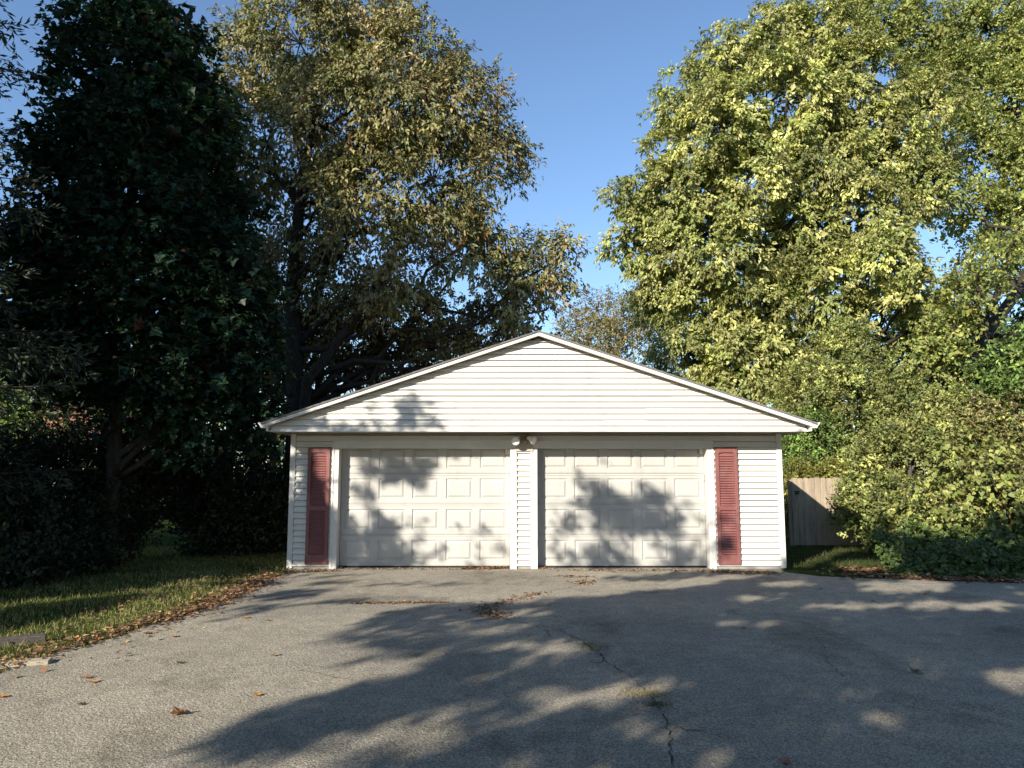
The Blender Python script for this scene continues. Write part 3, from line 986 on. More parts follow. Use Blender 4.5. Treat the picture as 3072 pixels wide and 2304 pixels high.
for pts_, r0 in (([at(2850, 1200, 24), at(2870, 1080, 24.3), at(2900, 980, 24.6), at(2960, 860, 25.5), at(2950, 760, 26.5)], .19),
                 ([at(2810, 1180, 24.2), at(2800, 1040, 24.8), at(2830, 900, 25.6), at(2880, 760, 26.5)], .2),
                 ([at(2985, 1010, 24.5), at(3040, 1005, 24.4), at(3120, 990, 24.4)], .1)):
    P = np.array(pts_); mb.tube(P, np.linspace(r0, r0 * .12, len(P)), 8)
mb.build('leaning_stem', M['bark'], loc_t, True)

# distant autumn tree and blue-green spruce seen over the roof
o_lobes = [lobe(1790, 930, 42, 60), lobe(1870, 950, 42, 60), lobe(1930, 960, 43, 50), lobe(1740, 980, 42, 60), lobe(1820, 1020, 41, 70), lobe(1900, 1040, 41, 70), lobe(1740, 1060, 41, 60)]
tb = at(1830, 1100, 42); tb[2] = 0
make_tree('autumn_tree', 'distant tree turning orange just above the garage roof', 'tree', [tb, tb + (.1, 0, 3), tb + (.2, 0, 6), tb + (.3, 0, 8)], [.3, .24, .16, .06], o_lobes,
          420, .6, 5, 10, 'bush', .13, .5, [((.33, .20, .08), 2), ((.24, .20, .08), 3), ((.15, .17, .07), 4)], inner=.4, nbr=120, bark='bark_grey')
make_spruce('blue-green spruce peeking over the right roof slope', tuple(np.append(at(2000, 1300, 33)[:2], 0)), 7.6, 2.2, 22,
            [((.085, .115, .075), 3), ((.12, .15, .09), 1)], 'spruces beside the driveway', 1.0, .8, 8, .3)

tb = at(2850, 1400, 30); tb[2] = 0
make_tree('background_tree', 'dim green tree behind the leaning trunk at the right', 'tree', [tb, tb + (0, 0, 3), tb + (.1, 0, 6), tb + (.1, 0, 8)], [.3, .25, .18, .06],
          [lobe(2760, 1000, 29, 90), lobe(2860, 1090, 29, 110), lobe(2700, 1120, 29, 100), lobe(2980, 1080, 29, 100), lobe(3080, 1010, 29, 90), lobe(2920, 960, 30, 70), lobe(2650, 960, 30, 90), lobe(2780, 1220, 28, 120), lobe(2960, 1210, 28, 120)],
          520, .6, 6, 10, 'bush', .16, .55, [((.06, .085, .03), 3), ((.10, .12, .04), 2)], inner=.3, nbr=60)

# shrubs on the right


def make_shrub(name, label, lobes, ncl, clump_r, twigs, nl, size, aspect, pal, mode='bush', mat='leaf', tmpl=LEAF, inner=.5, nbr=120, group=None, keep=None, bark='bark_grey', br_r=.012, clump_pal=None, twn=0, hole=None):
    C = np.array([l[0] for l in lobes])
    b = np.array([C[:, 0].mean(), C[:, 1].mean(), 0])
    tr = [b, b + (0, 0, .3 * C[:, 2].max()), b + (0, 0, .6 * C[:, 2].max()), b + (0, 0, .85 * C[:, 2].max())]
    return make_tree(name, label, 'shrub', tr, [.07, .05, .04, .02], lobes, ncl, clump_r, twigs, nl, mode, size, aspect, pal, mat, tmpl, bark, inner,
                     .3, nbr, .03, group, twn, .1, 1.0, clump_pal, .4, keep, br_r, hole=hole, hole_wl=1.0)


make_shrub('conical_shrub', 'tall conical yellow-green shrub above the wooden fence',
           [lobe(2540, 1020, 22, 70), lobe(2500, 1100, 22, 100), lobe(2610, 1110, 22, 90), lobe(2430, 1200, 21.5, 110), lobe(2560, 1210, 21, 130), lobe(2680, 1190, 21.5, 90),
            lobe(2420, 1330, 21.5, 110), lobe(2560, 1340, 21, 130), lobe(2690, 1300, 21, 110), lobe(2480, 1420, 21.5, 90)],
           1300, .34, 7, 13, .09, .55, PAL_SHRUB, clump_pal=PAL_SHRUB, twn=500, hole=-.35)
make_shrub('bushy_shrub', 'broad small-leaved bush overhanging the end of the wooden fence',
           [lobe(2650, 1420, 17, 110), lobe(2760, 1330, 17, 110), lobe(2620, 1530, 16.6, 90), lobe(2740, 1500, 16.2, 120), lobe(2860, 1420, 16.4, 130), lobe(2700, 1590, 16, 80), lobe(2830, 1570, 15.8, 100),
            lobe(2840, 1270, 17.2, 100), lobe(2590, 1460, 17, 60)],
           1150, .28, 7, 12, .08, .6, PAL_SHRUB, clump_pal=PAL_SHRUB, twn=700, hole=-.35)
make_shrub('arching_shrub', 'brown-tinged twiggy bush in the right hedge row',
           [lobe(2930, 1290, 16.8, 110), lobe(3000, 1380, 16.2, 120), lobe(2950, 1480, 15.6, 120), lobe(3060, 1500, 15.4, 120), lobe(3090, 1300, 16.2, 110), lobe(2980, 1590, 15.3, 80), lobe(3120, 1600, 15.2, 90)],
           800, .30, 6, 12, .08, .6, [((.25, .24, .08), 3), ((.22, .17, .08), 2), ((.10, .12, .035), 2)], twn=1600, hole=-.3)
make_shrub('leafy_shrub', 'bright green large-leaved shrub climbing at the right edge',
           [lobe(3030, 1130, 17.2, 80), lobe(3080, 1220, 16.6, 100), lobe(2990, 1210, 17.2, 70), lobe(3100, 1060, 17.2, 90), lobe(3180, 1300, 16.4, 130), lobe(3180, 1150, 17, 120)],
           260, .36, 6, 9, .12, .55, PAL_GREEN)
make_shrub('clipped_hedge', 'low yellow-green hedge showing over the picket fence top',
           [lobe(2390, 1432, 19.6, 40), lobe(2450, 1425, 19.6, 42), lobe(2510, 1430, 19.6, 42), lobe(2570, 1430, 19.6, 45), lobe(2370, 1500, 19.8, 40), lobe(2365, 1580, 19.8, 40)],
           260, .22, 6, 12, .055, .6, [((.22, .21, .045), 3), ((.15, .16, .04), 2)])
make_shrub('dark_shrub', 'dark green shrub between garage corner and fence',
           [lobe(2410, 1390, 20.5, 70), lobe(2440, 1310, 20.5, 70), lobe(2400, 1500, 20.8, 50), lobe(2380, 1590, 20.8, 45)],
           260, .3, 6, 10, .075, .6, PAL_GREEN)
# vine with big heart leaves over the bushes
vl = [lobe(2880, 1400, 15.9, 110), lobe(2960, 1490, 15.0, 110), lobe(2850, 1540, 15.2, 90), lobe(3040, 1560, 14.9, 110), lobe(2750, 1470, 15.6, 60), lobe(3060, 1420, 15.2, 90)]
cl, out, idx = clumps_of(vl, 260, .8)
d = sprays(cl, out, .4, 3, 5, 'droop', .11, .8, [((.27, .28, .075), 3), ((.19, .22, .06), 2), ((.13, .17, .04), 1)], droop=.6)
vine = tag(empty('climbing_vine', (9.5, 15.3, 0)), 'heart-leaved vine sprawling over the right-hand bushes', 'vine')
mb = MB(); twig_tubes(mb, d['twig'], 400, .005); mb.build('stem', M['bark_grey'], vine)
crown('foliage', M['leaf'], HEART, filt(d, d['pos'][:, 1] < 15.9), vine)

# low ground cover along the back edge of the driveway
n = 15000
gx, gy = rng.uniform(5.9, 13.5, n), rng.uniform(11.6, 15.2, n)
qx, qy = project(np.stack([gx, gy, 0 * gx], -1))
edge_y = np.interp(gx, [5.2, 6.4, 7.5, 9, 13.5], [12.9, 12.6, 12.2, 12.0, 11.7])
inset = gy - edge_y
hmax = np.interp(inset, [-.1, .25, .9, 2.5], [.05, .32, .62, .80]) * np.interp(gx, [5.9, 6.9, 8.2], [.15, .6, 1])
m_ = (inset > -.12 + rng.normal(size=n) * .08) & (gx - 6.1 > (gy - 12.6) * .35)
hmax = hmax * (.72 + .42 * np.clip(wav(np.stack([gx, gy, 0 * gx], -1), .9, 5), -1.3, 1.3))
hz = hmax * (.3 + .7 * rng.random(n) ** .5) * np.where(rng.random(n) < .06, 1.25, 1)
P = np.stack([gx, gy, hz], -1)[m_]
ru = rand_unit(len(P))
L_ = rng.uniform(.05, .14, len(P))
gc = link('ground_cover', leaves_mesh('ground_cover', M['leaf'], HEART, P, np.array([-.1, -.75, -.35]) + ru * .8, np.array([0, -.5, .9]) + rand_unit(len(P)) * .5,
          L_, L_ * .7, pick([((.075, .12, .035), 3), ((.11, .15, .045), 2), ((.05, .08, .025), 2)], len(P)) * np.exp(rng.normal(size=len(P)) * .2)[:, None]))
tag(gc, 'low leafy ground cover along the right driveway edge', 'ground cover', kind='stuff')

# ------------------------------------------------------------------ shaded thicket on the left
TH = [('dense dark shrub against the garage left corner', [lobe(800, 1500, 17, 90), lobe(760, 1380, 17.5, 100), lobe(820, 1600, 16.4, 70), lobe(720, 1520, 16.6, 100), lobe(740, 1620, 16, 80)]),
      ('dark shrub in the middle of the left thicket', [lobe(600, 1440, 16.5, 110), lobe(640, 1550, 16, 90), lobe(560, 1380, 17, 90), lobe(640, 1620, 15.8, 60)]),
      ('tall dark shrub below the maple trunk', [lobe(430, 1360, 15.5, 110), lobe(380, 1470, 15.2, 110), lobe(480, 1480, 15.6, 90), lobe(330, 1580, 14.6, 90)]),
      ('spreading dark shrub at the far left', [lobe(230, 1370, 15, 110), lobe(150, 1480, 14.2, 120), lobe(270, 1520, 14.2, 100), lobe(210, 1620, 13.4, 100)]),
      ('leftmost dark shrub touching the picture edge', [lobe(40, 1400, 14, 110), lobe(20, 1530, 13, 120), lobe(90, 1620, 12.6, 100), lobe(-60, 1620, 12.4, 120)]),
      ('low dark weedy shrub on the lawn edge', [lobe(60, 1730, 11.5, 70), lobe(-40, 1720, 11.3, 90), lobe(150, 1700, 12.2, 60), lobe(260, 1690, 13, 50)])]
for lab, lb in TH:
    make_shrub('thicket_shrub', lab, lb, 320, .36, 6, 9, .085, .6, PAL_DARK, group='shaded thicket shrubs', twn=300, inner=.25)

# trees further back on the left
for lab, px0, Yb, lbs, pal in (
        ('sunlit yellow-green tree glimpsed behind the maple', 330, 24, [lobe(330, 1180, 24, 110), lobe(220, 1150, 24, 90), lobe(430, 1120, 24, 100), lobe(520, 1200, 24, 90), lobe(360, 1000, 24.5, 110), lobe(250, 1290, 23.5, 90), lobe(450, 1290, 23.5, 90), lobe(560, 1060, 25, 100)], PAL_GREEN),
        ('green tree glimpsed between maple and bronze tree', 680, 26, [lobe(680, 1180, 26, 110), lobe(600, 1090, 26, 110), lobe(760, 1080, 26, 110), lobe(690, 960, 26, 120), lobe(820, 1190, 25.5, 90), lobe(640, 1300, 25.5, 100), lobe(780, 1300, 25.5, 90), lobe(640, 820, 27, 110), lobe(880, 960, 26.5, 100)], PAL_GREEN),
        ('dim tree standing behind the spruce at the left', 60, 25, [lobe(60, 1050, 25, 110), lobe(-40, 1150, 25, 110), lobe(120, 1250, 24.5, 90), lobe(20, 1280, 24.5, 90)], PAL_GREEN)):
    tb = at(px0, 1400, Yb); tb[2] = 0
    make_tree('background_tree', lab, 'tree', [tb, tb + (.1, 0, 2), tb + (0, 0, 4), tb + (.1, 0, 6)], [.16, .13, .1, .05], lbs, 300, .55, 6, 8, 'bush', .13, .55, pal,
              group='trees behind the left thicket', inner=.35, nbr=90)

# pale house far behind the thicket
house = tag(empty('house', (-26, 44, 0)), 'far pale house with reddish roof glimpsed through the left thicket', 'house')
hx0, hx1, hy0, hy1 = -31.5, -21.5, 42, 49
M['house_wall'] = surf('pale_house_wall', (.60, .53, .47), (.70, .63, .57), 3, (1, 1, 1), .7)
M['house_roof'] = surf('red_shingle', (.24, .10, .06), (.34, .15, .09), 8, (1, 1, 1), .9)
M['pane'] = surf('dark_pane', (.02, .025, .03), (.05, .055, .06), 3, (1, 1, 1), .08, spec=.6)
m_ = MB(); m_.box(hx0, hx1, hy0, hy1, 0, 3.6); m_.build('wall', M['house_wall'], house)
m_ = MB(); m_.prism([(hy0 - .5, 3.55), (hy1 + .5, 3.55), (hy1 + .5, 3.7), ((hy0 + hy1) / 2, 5.9), (hy0 - .5, 3.7)], 'x', hx0 - .4, hx1 + .4); m_.build('roof', M['house_roof'], house)
for xx in (-30, -27.2, -24.4):
    m_ = MB(); m_.box(xx, xx + 1.2, hy0 - .05, hy0 - .003, 1.1, 2.5); w_ = m_.build('window', M['trim'], house)
    m_ = MB(); m_.box(xx + .08, xx + 1.12, hy0 - .07, hy0 - .052, 1.18, 2.42); m_.build('pane', M['pane'], w_)

# distant tree line closing the horizon
cl = []
for i in range(70):
    x = -75 + i * 2.3 + rng.normal() * .8
    y = 72 + rng.normal() * 5
    h = rng.uniform(5, 8)
    for k_ in range(9):
        cl.append((x + rng.normal() * 1.4, y + rng.normal() * 1.4, h * rng.uniform(.15, 1)))
cl = np.array(cl)
d = sprays(cl, rand_unit(len(cl)), 1.3, 4, 9, 'bush', .42, .6, PAL_GREEN + PAL_SHRUB)
tl = link('treeline', leaves_mesh('treeline', M['leaf'], LEAF, d['pos'], d['axis'], d['normal'], d['length'], d['width'], d['col']))
tag(tl, 'far belt of green trees on the horizon', 'treeline', kind='stuff')

# ------------------------------------------------------------------ grass, litter, fallen leaves
n = 110000
gx, gy = rng.uniform(-11.5, -3.0, n), rng.uniform(5.2, 17.5, n)
m_ = ~in_poly(gx, gy, drive_poly)
px_, py_ = project(np.stack([gx, gy, 0 * gx], -1))
m_ &= (px_ > -150) & ~((gx > XL - .05) & (gy > WY - .1))
patch = np.sin(gx * 2.1 + 1.3 * np.sin(gy * 1.7)) * np.sin(gy * 2.6 + np.sin(gx * 1.3))
m_ &= (rng.random(n) < .62 + .38 * patch)
gx, gy = gx[m_], gy[m_]
n = len(gx)
ax = np.array([0, 0, 1.0]) + rng.normal(size=(n, 3)) * np.array([.45, .45, .1])
L_ = rng.uniform(.03, .085, n)
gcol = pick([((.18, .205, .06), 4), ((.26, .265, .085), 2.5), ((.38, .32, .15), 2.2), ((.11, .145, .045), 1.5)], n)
gr = link('grass', leaves_mesh('grass', M['grass'], BLADE, np.stack([gx, gy, np.full(n, -.012)], -1), ax, rand_unit(n), L_, rng.uniform(.005, .012, n), gcol))
tag(gr, 'short lawn grass left of the driveway', 'grass', kind='stuff')
# shaded grass right of the garage
n = 16000
gx, gy = rng.uniform(4.75, 10.5, n), rng.uniform(13.0, 22, n)
m_ = gy > np.interp(gx, [4.7, 5.6, 7], [13.9, 13.6, 13.2])
gx, gy = gx[m_], gy[m_]; n = len(gx)
ax = np.array([0, 0, 1.0]) + rng.normal(size=(n, 3)) * np.array([.45, .45, .1])
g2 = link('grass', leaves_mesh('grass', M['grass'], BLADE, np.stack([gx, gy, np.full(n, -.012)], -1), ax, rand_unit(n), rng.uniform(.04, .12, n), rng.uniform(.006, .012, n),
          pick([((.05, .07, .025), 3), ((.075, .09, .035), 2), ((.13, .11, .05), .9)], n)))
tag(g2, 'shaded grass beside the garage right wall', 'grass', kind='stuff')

PAL_DRY = [((.21, .12, .065), 3), ((.30, .20, .11), 2.5), ((.14, .075, .05), 3), ((.36, .25, .10), .8), ((.10, .06, .045), 2), ((.40, .17, .07), .6)]


def litter(name, label, pts, size=(.03, .075), zmax=.02, group=None, tilt=.55):
    pts = np.asarray(pts)
    n_ = len(pts)
    P_ = np.column_stack([pts, rng.uniform(.003, zmax, n_)])
    a = rng.uniform(0, 2 * math.pi, n_)
    ax_ = np.stack([np.cos(a), np.sin(a), rng.normal(size=n_) * .25], -1)
    L0 = rng.uniform(size[0], size[1], n_)
    no_ = np.array([0, 0, 1.0]) + rand_unit(n_) * tilt
    o = link(name, leaves_mesh(name, M['litter'], MAPLE, P_, ax_, no_, L0, L0 * rng.uniform(.5, 1.0, n_), pick(PAL_DRY, n_) * np.exp(rng.normal(size=n_) * .25)[:, None]))
    tag(o, label, 'leaf litter', group, 'stuff')


def along(px_list, n_, sx, sy, zfix=0):
    P_ = np.array([ground(x, y)[:2] for x, y in px_list])
    seg = np.linalg.norm(np.diff(P_, axis=0), axis=1)
    cum = np.r_[0, np.cumsum(seg)]
    t_ = rng.uniform(0, cum[-1], n_)
    return np.stack([np.interp(t_, cum, P_[:, 0]) + rng.normal(size=n_) * sx, np.interp(t_, cum, P_[:, 1]) + rng.normal(size=n_) * sy], -1)


e1 = along([(x, y) for x, y in edge_l[:12]], 1700, .11, .11)
e1[:, 0] -= .10; e1[:, 1] += .06
e2 = along([(x - 60, y - 25) for x, y in edge_l[1:12]], 900, .5, .4)
e3 = along([(690, 1790), (560, 1840), (470, 1868)], 700, .14, .10)
e4 = along([(800, 1738), (690, 1785)], 500, .14, .12)
litter('leaf_litter', 'brown dead leaves drifted along the left driveway edge', np.concatenate([e1, e2, e3, e4]), (.025, .075), .05)
litter('leaf_litter', 'orange-brown leaf drift at the base between the garage doors', np.concatenate([along([(1390, 1708), (1550, 1704)], 420, .12, .07), along([(1600, 1706), (1640, 1704)], 60, .08, .05)]), (.03, .07), .03)
litter('leaf_litter', 'leaf drift below the right-hand shutter', np.concatenate([along([(2130, 1716), (2310, 1722)], 420, .16, .09), along([(1700, 1712), (2120, 1712)], 220, .2, .08)]), (.03, .07), .03)
litter('leaf_litter', 'dead leaf crumbs below the left-hand shutter', np.concatenate([along([(880, 1716), (1000, 1713)], 300, .12, .07), along([(1000, 1708), (1390, 1708)], 160, .2, .06)]), (.03, .06), .02)
litter('leaf_litter', 'thin line of tan debris across the driveway before the left door', along([(1060, 1811), (1200, 1809), (1335, 1807)], 420, .10, .035), (.02, .05), .012)
litter('leaf_litter', 'tan debris gathered in the driveway crack junction', np.concatenate([along([(1440, 1826), (1480, 1848), (1510, 1856)], 260, .10, .09), along([(1440, 1826), (1520, 1806), (1590, 1786), (1620, 1778)], 240, .10, .05)]), (.02, .055), .012)
litter('leaf_litter', 'small orange leaf patch before the right garage door', np.concatenate([along([(1735, 1752), (1770, 1746)], 110, .09, .10), along([(1690, 1728), (1760, 1732)], 90, .12, .05)]), (.03, .06), .012)
litter('leaf_litter', 'brown leaves along the ground cover edge', np.concatenate([along([(2560, 1728), (2700, 1733), (3072, 1746)], 1100, .25, .12), along([(2560, 1715), (2660, 1705)], 350, .35, .2)]), (.04, .11), .03)


def tuft(label, px_c, n_, sx, sy, pal, h=(.03, .09), tilt=.9, loc_lean=(0, 0)):
    c = ground(*px_c)
    P_ = np.stack([c[0] + rng.normal(size=n_) * sx, c[1] + rng.normal(size=n_) * sy, np.full(n_, .0)], -1)
    ax_ = np.array([loc_lean[0], loc_lean[1], .7]) + rng.normal(size=(n_, 3)) * np.array([tilt, tilt, .15])
    ax_[:, 2] = np.abs(ax_[:, 2])
    o = link('weed_tuft', leaves_mesh('weed_tuft', M['grass'], BLADE, P_, ax_, rand_unit(n_), rng.uniform(h[0], h[1], n_), rng.uniform(.003, .007, n_), pick(pal, n_)))
    tag(o, label, 'weeds', 'weeds growing in the driveway crack', 'stuff')


tuft('green moss-like weeds in the driveway crack', (1775, 1938), 260, .07, .11, [((.10, .12, .03), 3), ((.25, .19, .07), 2)], (.01, .04))
tuft('straw-coloured dry grass tuft in the driveway crack', (1932, 2082), 420, .09, .06, [((.42, .36, .24), 3), ((.30, .25, .15), 1.5), ((.14, .14, .07), .6)], (.03, .08), 1.6, (.3, -.1))
tuft('dark mossy weeds at the crack lower end', (1965, 2113), 200, .06, .04, [((.08, .08, .03), 3), ((.2, .16, .07), 1)], (.01, .035))

# single fallen leaves on the asphalt


def fallen(px_, py_, size, colr, label, curl=.25):
    c = ground(px_, py_)
    n_ = 9
    ang = rng.uniform(0, 6.28)
    outline = []
    for k_ in range(16):
        a = k_ / 16 * 2 * math.pi
        r_ = size * (.5 + .5 * abs(math.cos(2.5 * a)) ** 1.5) * (1 - .25 * (math.sin(a) < -.8)) * rng.uniform(.85, 1.1)
        outline.append((r_ * math.cos(a), r_ * math.sin(a)))
    verts = [(0, 0, .006)]
    for (x, y) in outline:
        verts.append((x, y, .006 + curl * (x * x + .3 * y * y) / size + rng.uniform(0, .12) * size))
    ca, sa = math.cos(ang), math.sin(ang)
    verts = [(c[0] + x * ca - y * sa, c[1] + x * sa + y * ca, z_) for x, y, z_ in verts]
    faces = [(0, i + 1, (i + 1) % 16 + 1) for i in range(16)]
    m_ = MB(); m_.add(verts, faces)
    me = m_.mesh('fallen_leaf', M['litter'])
    a_ = me.color_attributes.new("Col", 'FLOAT_COLOR', 'POINT')
    cc = np.ones((17, 4), np.float32); cc[:, :3] = np.array(colr) * rng.uniform(.8, 1.2, (17, 1))
    a_.data.foreach_set("color", cc.reshape(-1))
    o = link('fallen_leaf', me)
    tag(o, label, 'leaf', 'single leaves fallen on the driveway')


BR, OR, TN = (.26, .13, .07), (.42, .22, .08), (.36, .25, .14)
for args in ((540, 2143, .075, BR, 'largest curled brown leaf on the sunlit asphalt, lower left', .6),
             (773, 2086, .05, OR, 'orange leaf on the asphalt just above the big shadow tip'),
             (259, 2035, .055, BR, 'upper of two neighbouring brown leaves, lower left driveway'),
             (281, 2048, .05, OR, 'lower of two neighbouring brown leaves, lower left driveway'),
             (241, 2115, .035, (.08, .05, .035), 'small dark leaf left of the largest brown leaf'),
             (6, 2092, .05, OR, 'orange leaf cut by the left picture edge'),
             (440, 1902, .06, (.14, .09, .06), 'dark leaf lying just off the lawn edge litter'),
             (527, 1911, .05, TN, 'tan leaf right of the dark leaf near the lawn edge'),
             (737, 1854, .055, OR, 'orange-tan leaf in the streaky shade, left driveway'),
             (805, 1863, .04, BR, 'small brown leaf right of the orange-tan leaf'),
             (825, 1967, .05, TN, 'tan curled leaf in the middle of the sunlit asphalt'),
             (540, 1991, .035, (.07, .06, .05), 'small dark leaf in the sunny left driveway middle'),
             (360, 1892, .06, (.5, .19, .08), 'bright orange leaf at the lawn edge'),
             (95, 1989, .06, OR, 'orange leaf leaning on the pale timber'),
             (142, 1985, .045, BR, 'brown leaf at the pale timber end'),
             (2386, 1764, .05, BR, 'brown leaf in shade below the garage right corner'),
             (2461, 1765, .045, TN, 'tan leaf in shade right of the garage corner'),
             (2774, 1784, .05, BR, 'brown leaf in the shade below the ground cover'),
             (2620, 1804, .045, TN, 'tan leaf on the dappled right driveway'),
             (2230, 1886, .04, BR, 'brown leaf under the long light streak at right'),
             (2750, 2018, .07, (.12, .10, .08), 'dark curled leaf cluster in the right driveway shade', .5),
             (2359, 2291, .045, (.35, .12, .08), 'reddish leaf at the bottom edge'),
             (1520, 1753, .035, BR, 'brown leaf in the sun before the left door'),
             (1178, 1747, .03, BR, 'tiny brown leaf near the left garage door'),
             (1310, 1759, .03, BR, 'tiny dark leaf on the branch shadow streak'),
             (1190, 1793, .03, TN, 'tiny tan leaf above the debris line')):
    fallen(*args)

# ------------------------------------------------------------------ trees outside the view that cast the dappled shade
S1 = 3072 / 2212.0
sc1 = lambda L: [(x * S1, y * S1) for x, y in L]
c1 = lambda L: [(780 + x * .458, 980 + y * .458) for x, y in L]
c2 = lambda L: [(1560 + x * .458, 980 + y * .458) for x, y in L]
G_DARK = [sc1([(405, 1600), (560, 1545), (760, 1490), (890, 1440), (1000, 1418), (880, 1424), (730, 1446), (830, 1402), (690, 1390), (790, 1345), (870, 1318), (960, 1304),
               (1090, 1306), (1300, 1290), (1490, 1272), (1580, 1255), (1700, 1240), (1880, 1226), (1960, 1204), (2400, 1190), (2400, 1760), (800, 1760), (820, 1660), (960, 1570), (860, 1575), (700, 1612), (520, 1628)]),
          [(2360, 1640), (2700, 1620), (2700, 1700), (2560, 1690), (2480, 1712), (2360, 1722)],
          sc1([(690, 1640), (800, 1600), (850, 1600), (780, 1700), (640, 1700)])]
G_ELL = [(560, 1262, 150, 2.5), (860, 1262, 190, 2.5), (600, 1290, 70, 4), (560, 1312, 60, 4), (660, 1276, 60, 3), (740, 1300, 60, 4), (1400, 1248, 120, 4),
         (1520, 1240, 90, 4), (1640, 1236, 90, 5), (520, 1330, 40, 3), (760, 1246, 90, 2.5)]
G_LIT = [(1189, 1401, 90, 9), (1361, 1492, 75, 12), (1239, 1516, 80, 14), (1423, 1586, 75, 14), (1235, 1647, 65, 12), (1130, 1325, 50, 6), (1960, 1262, 90, 4), (1950, 1275, 90, 4),
         (1866, 1308, 90, 5), (2012, 1307, 75, 5), (2120, 1310, 60, 7), (1628, 1294, 45, 4), (1583, 1347, 85, 4), (1905, 1556, 80, 12), (1752, 1591, 45, 8), (1563, 1643, 50, 11),
         (2191, 1464, 50, 16), (1986, 1442, 42, 7), (880, 1590, 90, 26), (1400, 1262, 60, 4), (1700, 1262, 50, 4), (1880, 1222, 60, 8), (880, 1372, 110, 3.5), (900, 1411, 110, 3.5), (840, 1448, 100, 3.5), (980, 1348, 60, 3), (1080, 1362, 50, 3), (1040, 1470, 60, 3.5), (1110, 1440, 60, 3)]
LAWN_DARK = [[(-400, 1640), (-400, 1880), (0, 1806), (273, 1780), (450, 1760), (520, 1744), (700, 1722), (850, 1706), (850, 1640)],
             [(-200, 1850), (0, 1822), (273, 1792), (450, 1777), (490, 1788), (273, 1832), (0, 1893), (-200, 1930)]]
W_DARK = [(c1([(640, 850), (800, 850), (1140, 850), (1110, 930), (1060, 1010), (1000, 1060), (940, 990), (880, 1040), (800, 1050), (740, 1000), (650, 960)]), 1.0),
          (c1([(570, 1030), (700, 1040), (760, 1120), (700, 1150), (600, 1090)]), 1.0),
          (c1([(690, 1130), (780, 1230), (800, 1340), (860, 1450), (960, 1550), (800, 1570), (740, 1500), (700, 1380), (740, 1300), (690, 1200)]), 1.0),
          (c1([(500, 1330), (700, 1350), (720, 1480), (700, 1570), (490, 1570)]), 1.0),
          (c1([(200, 1170), (460, 1150), (480, 1330), (470, 1560), (300, 1570), (310, 1400), (190, 1400)]), 3.5), (c1([(320, 780), (390, 780), (395, 1000), (460, 1080), (450, 1160), (330, 1150)]), 4.5),
          (c1([(160, 640), (350, 580), (420, 610), (510, 650), (480, 690), (160, 690)]), 1.0), (c1([(850, 560), (960, 470), (1010, 590), (900, 640)]), .5),
          (c1([(200, 900), (320, 880), (300, 960), (230, 980)]), .5), (c1([(180, 1440), (440, 1400), (450, 1570), (300, 1590), (180, 1480)]), .7),
          (c2([(370, 870), (560, 860), (580, 900), (450, 890)]), .6),
          (c2([(330, 960), (480, 940), (560, 1040), (640, 1150), (700, 1180), (640, 1250), (680, 1400), (560, 1330), (520, 1200), (420, 1100)]), .9),
          (c2([(760, 1010), (980, 1080), (900, 1130), (780, 1120)]), .7),
          (c2([(640, 1180), (780, 1150), (820, 1220), (960, 1180), (1020, 1200), (1040, 1250), (920, 1270), (1000, 1380), (1060, 1460), (1200, 1440), (1240, 1520), (1130, 1580), (1030, 1560), (960, 1420), (860, 1300), (740, 1270)]), 1.0),
          (c2([(190, 1220), (280, 1260), (260, 1310), (210, 1290)]), .6), (c2([(400, 1420), (520, 1420), (560, 1520), (430, 1540)]), .6), (c2([(1290, 1270), (1395, 1270), (1395, 1335), (1300, 1335)]), .9),
          (c2([(1270, 1390), (1420, 1400), (1420, 1560), (1290, 1570)]), .6), (c1([(500, 1230), (1620, 1250), (1620, 1570), (500, 1570)]), .045), (c2([(170, 1100), (1230, 1100), (1230, 1580), (170, 1580)]), .08), (c1([(600, 480), (1200, 420), (1200, 680), (500, 690)]), .12),
          (c2([(280, 1500), (760, 1540), (740, 1580), (260, 1580)]), .5)]


def ground_mask(P):
    px, py = project(P)
    m = np.zeros(len(P), bool)
    for pl in G_DARK: m |= in_poly(px, py, pl)
    for cx, cy, rx, ry in G_ELL: m |= ((px / S1 - cx) / rx) ** 2 + ((py / S1 - cy) / ry) ** 2 < 1
    for pl in LAWN_DARK: m |= in_poly(px, py, pl)
    for cx, cy, rx, ry in G_LIT: m &= ~(((px / S1 - cx) / (rx * 1.45)) ** 2 + ((py / S1 - cy) / (ry * 1.9)) ** 2 < 1)
    return m


def shadow_ok(P):
    """does the shadow of these points fall on a shaded patch of wall or drive?"""
    t = (P[:, 1] - 13.6) / SUN[1]              # parameter to the wall plane, moving against the sun direction
    H = P - SUN * t[:, None]
    wall = (H[:, 2] > 0.0)
    G = P - SUN * (P[:, 2] / SUN[2])[:, None]
    px, py = project(H)
    wm = np.zeros(len(P), bool)
    for pl, dn in W_DARK:
        if max(q[1] for q in pl) >= 1300: wm |= in_poly(px, py, pl)
    H2 = P - SUN * ((P[:, 1] - GY) / SUN[1])[:, None]      # the gable stands further forward
    ong = (H2[:, 2] > 2.32) & (H2[:, 2] < 3.95 - SL * np.abs(H2[:, 0] - GX)) & (np.abs(H2[:, 0] - GX) < 4.5)
    px2, py2 = project(H2)
    gm = np.zeros(len(P), bool)
    for pl, dn in W_DARK:
        if max(q[1] for q in pl) < 1300: gm |= in_poly(px2, py2, pl)
    onwall = wall & (H[:, 0] > -4.3) & (H[:, 0] < 5.2) & (H[:, 2] < 4.1)
    ok = np.where(onwall, wm, ground_mask(G)) & ~(wall & ~onwall & (H[:, 0] > -4.3) & (H[:, 0] < 5.2))
    return np.where(ong, gm, ok)


targets = []
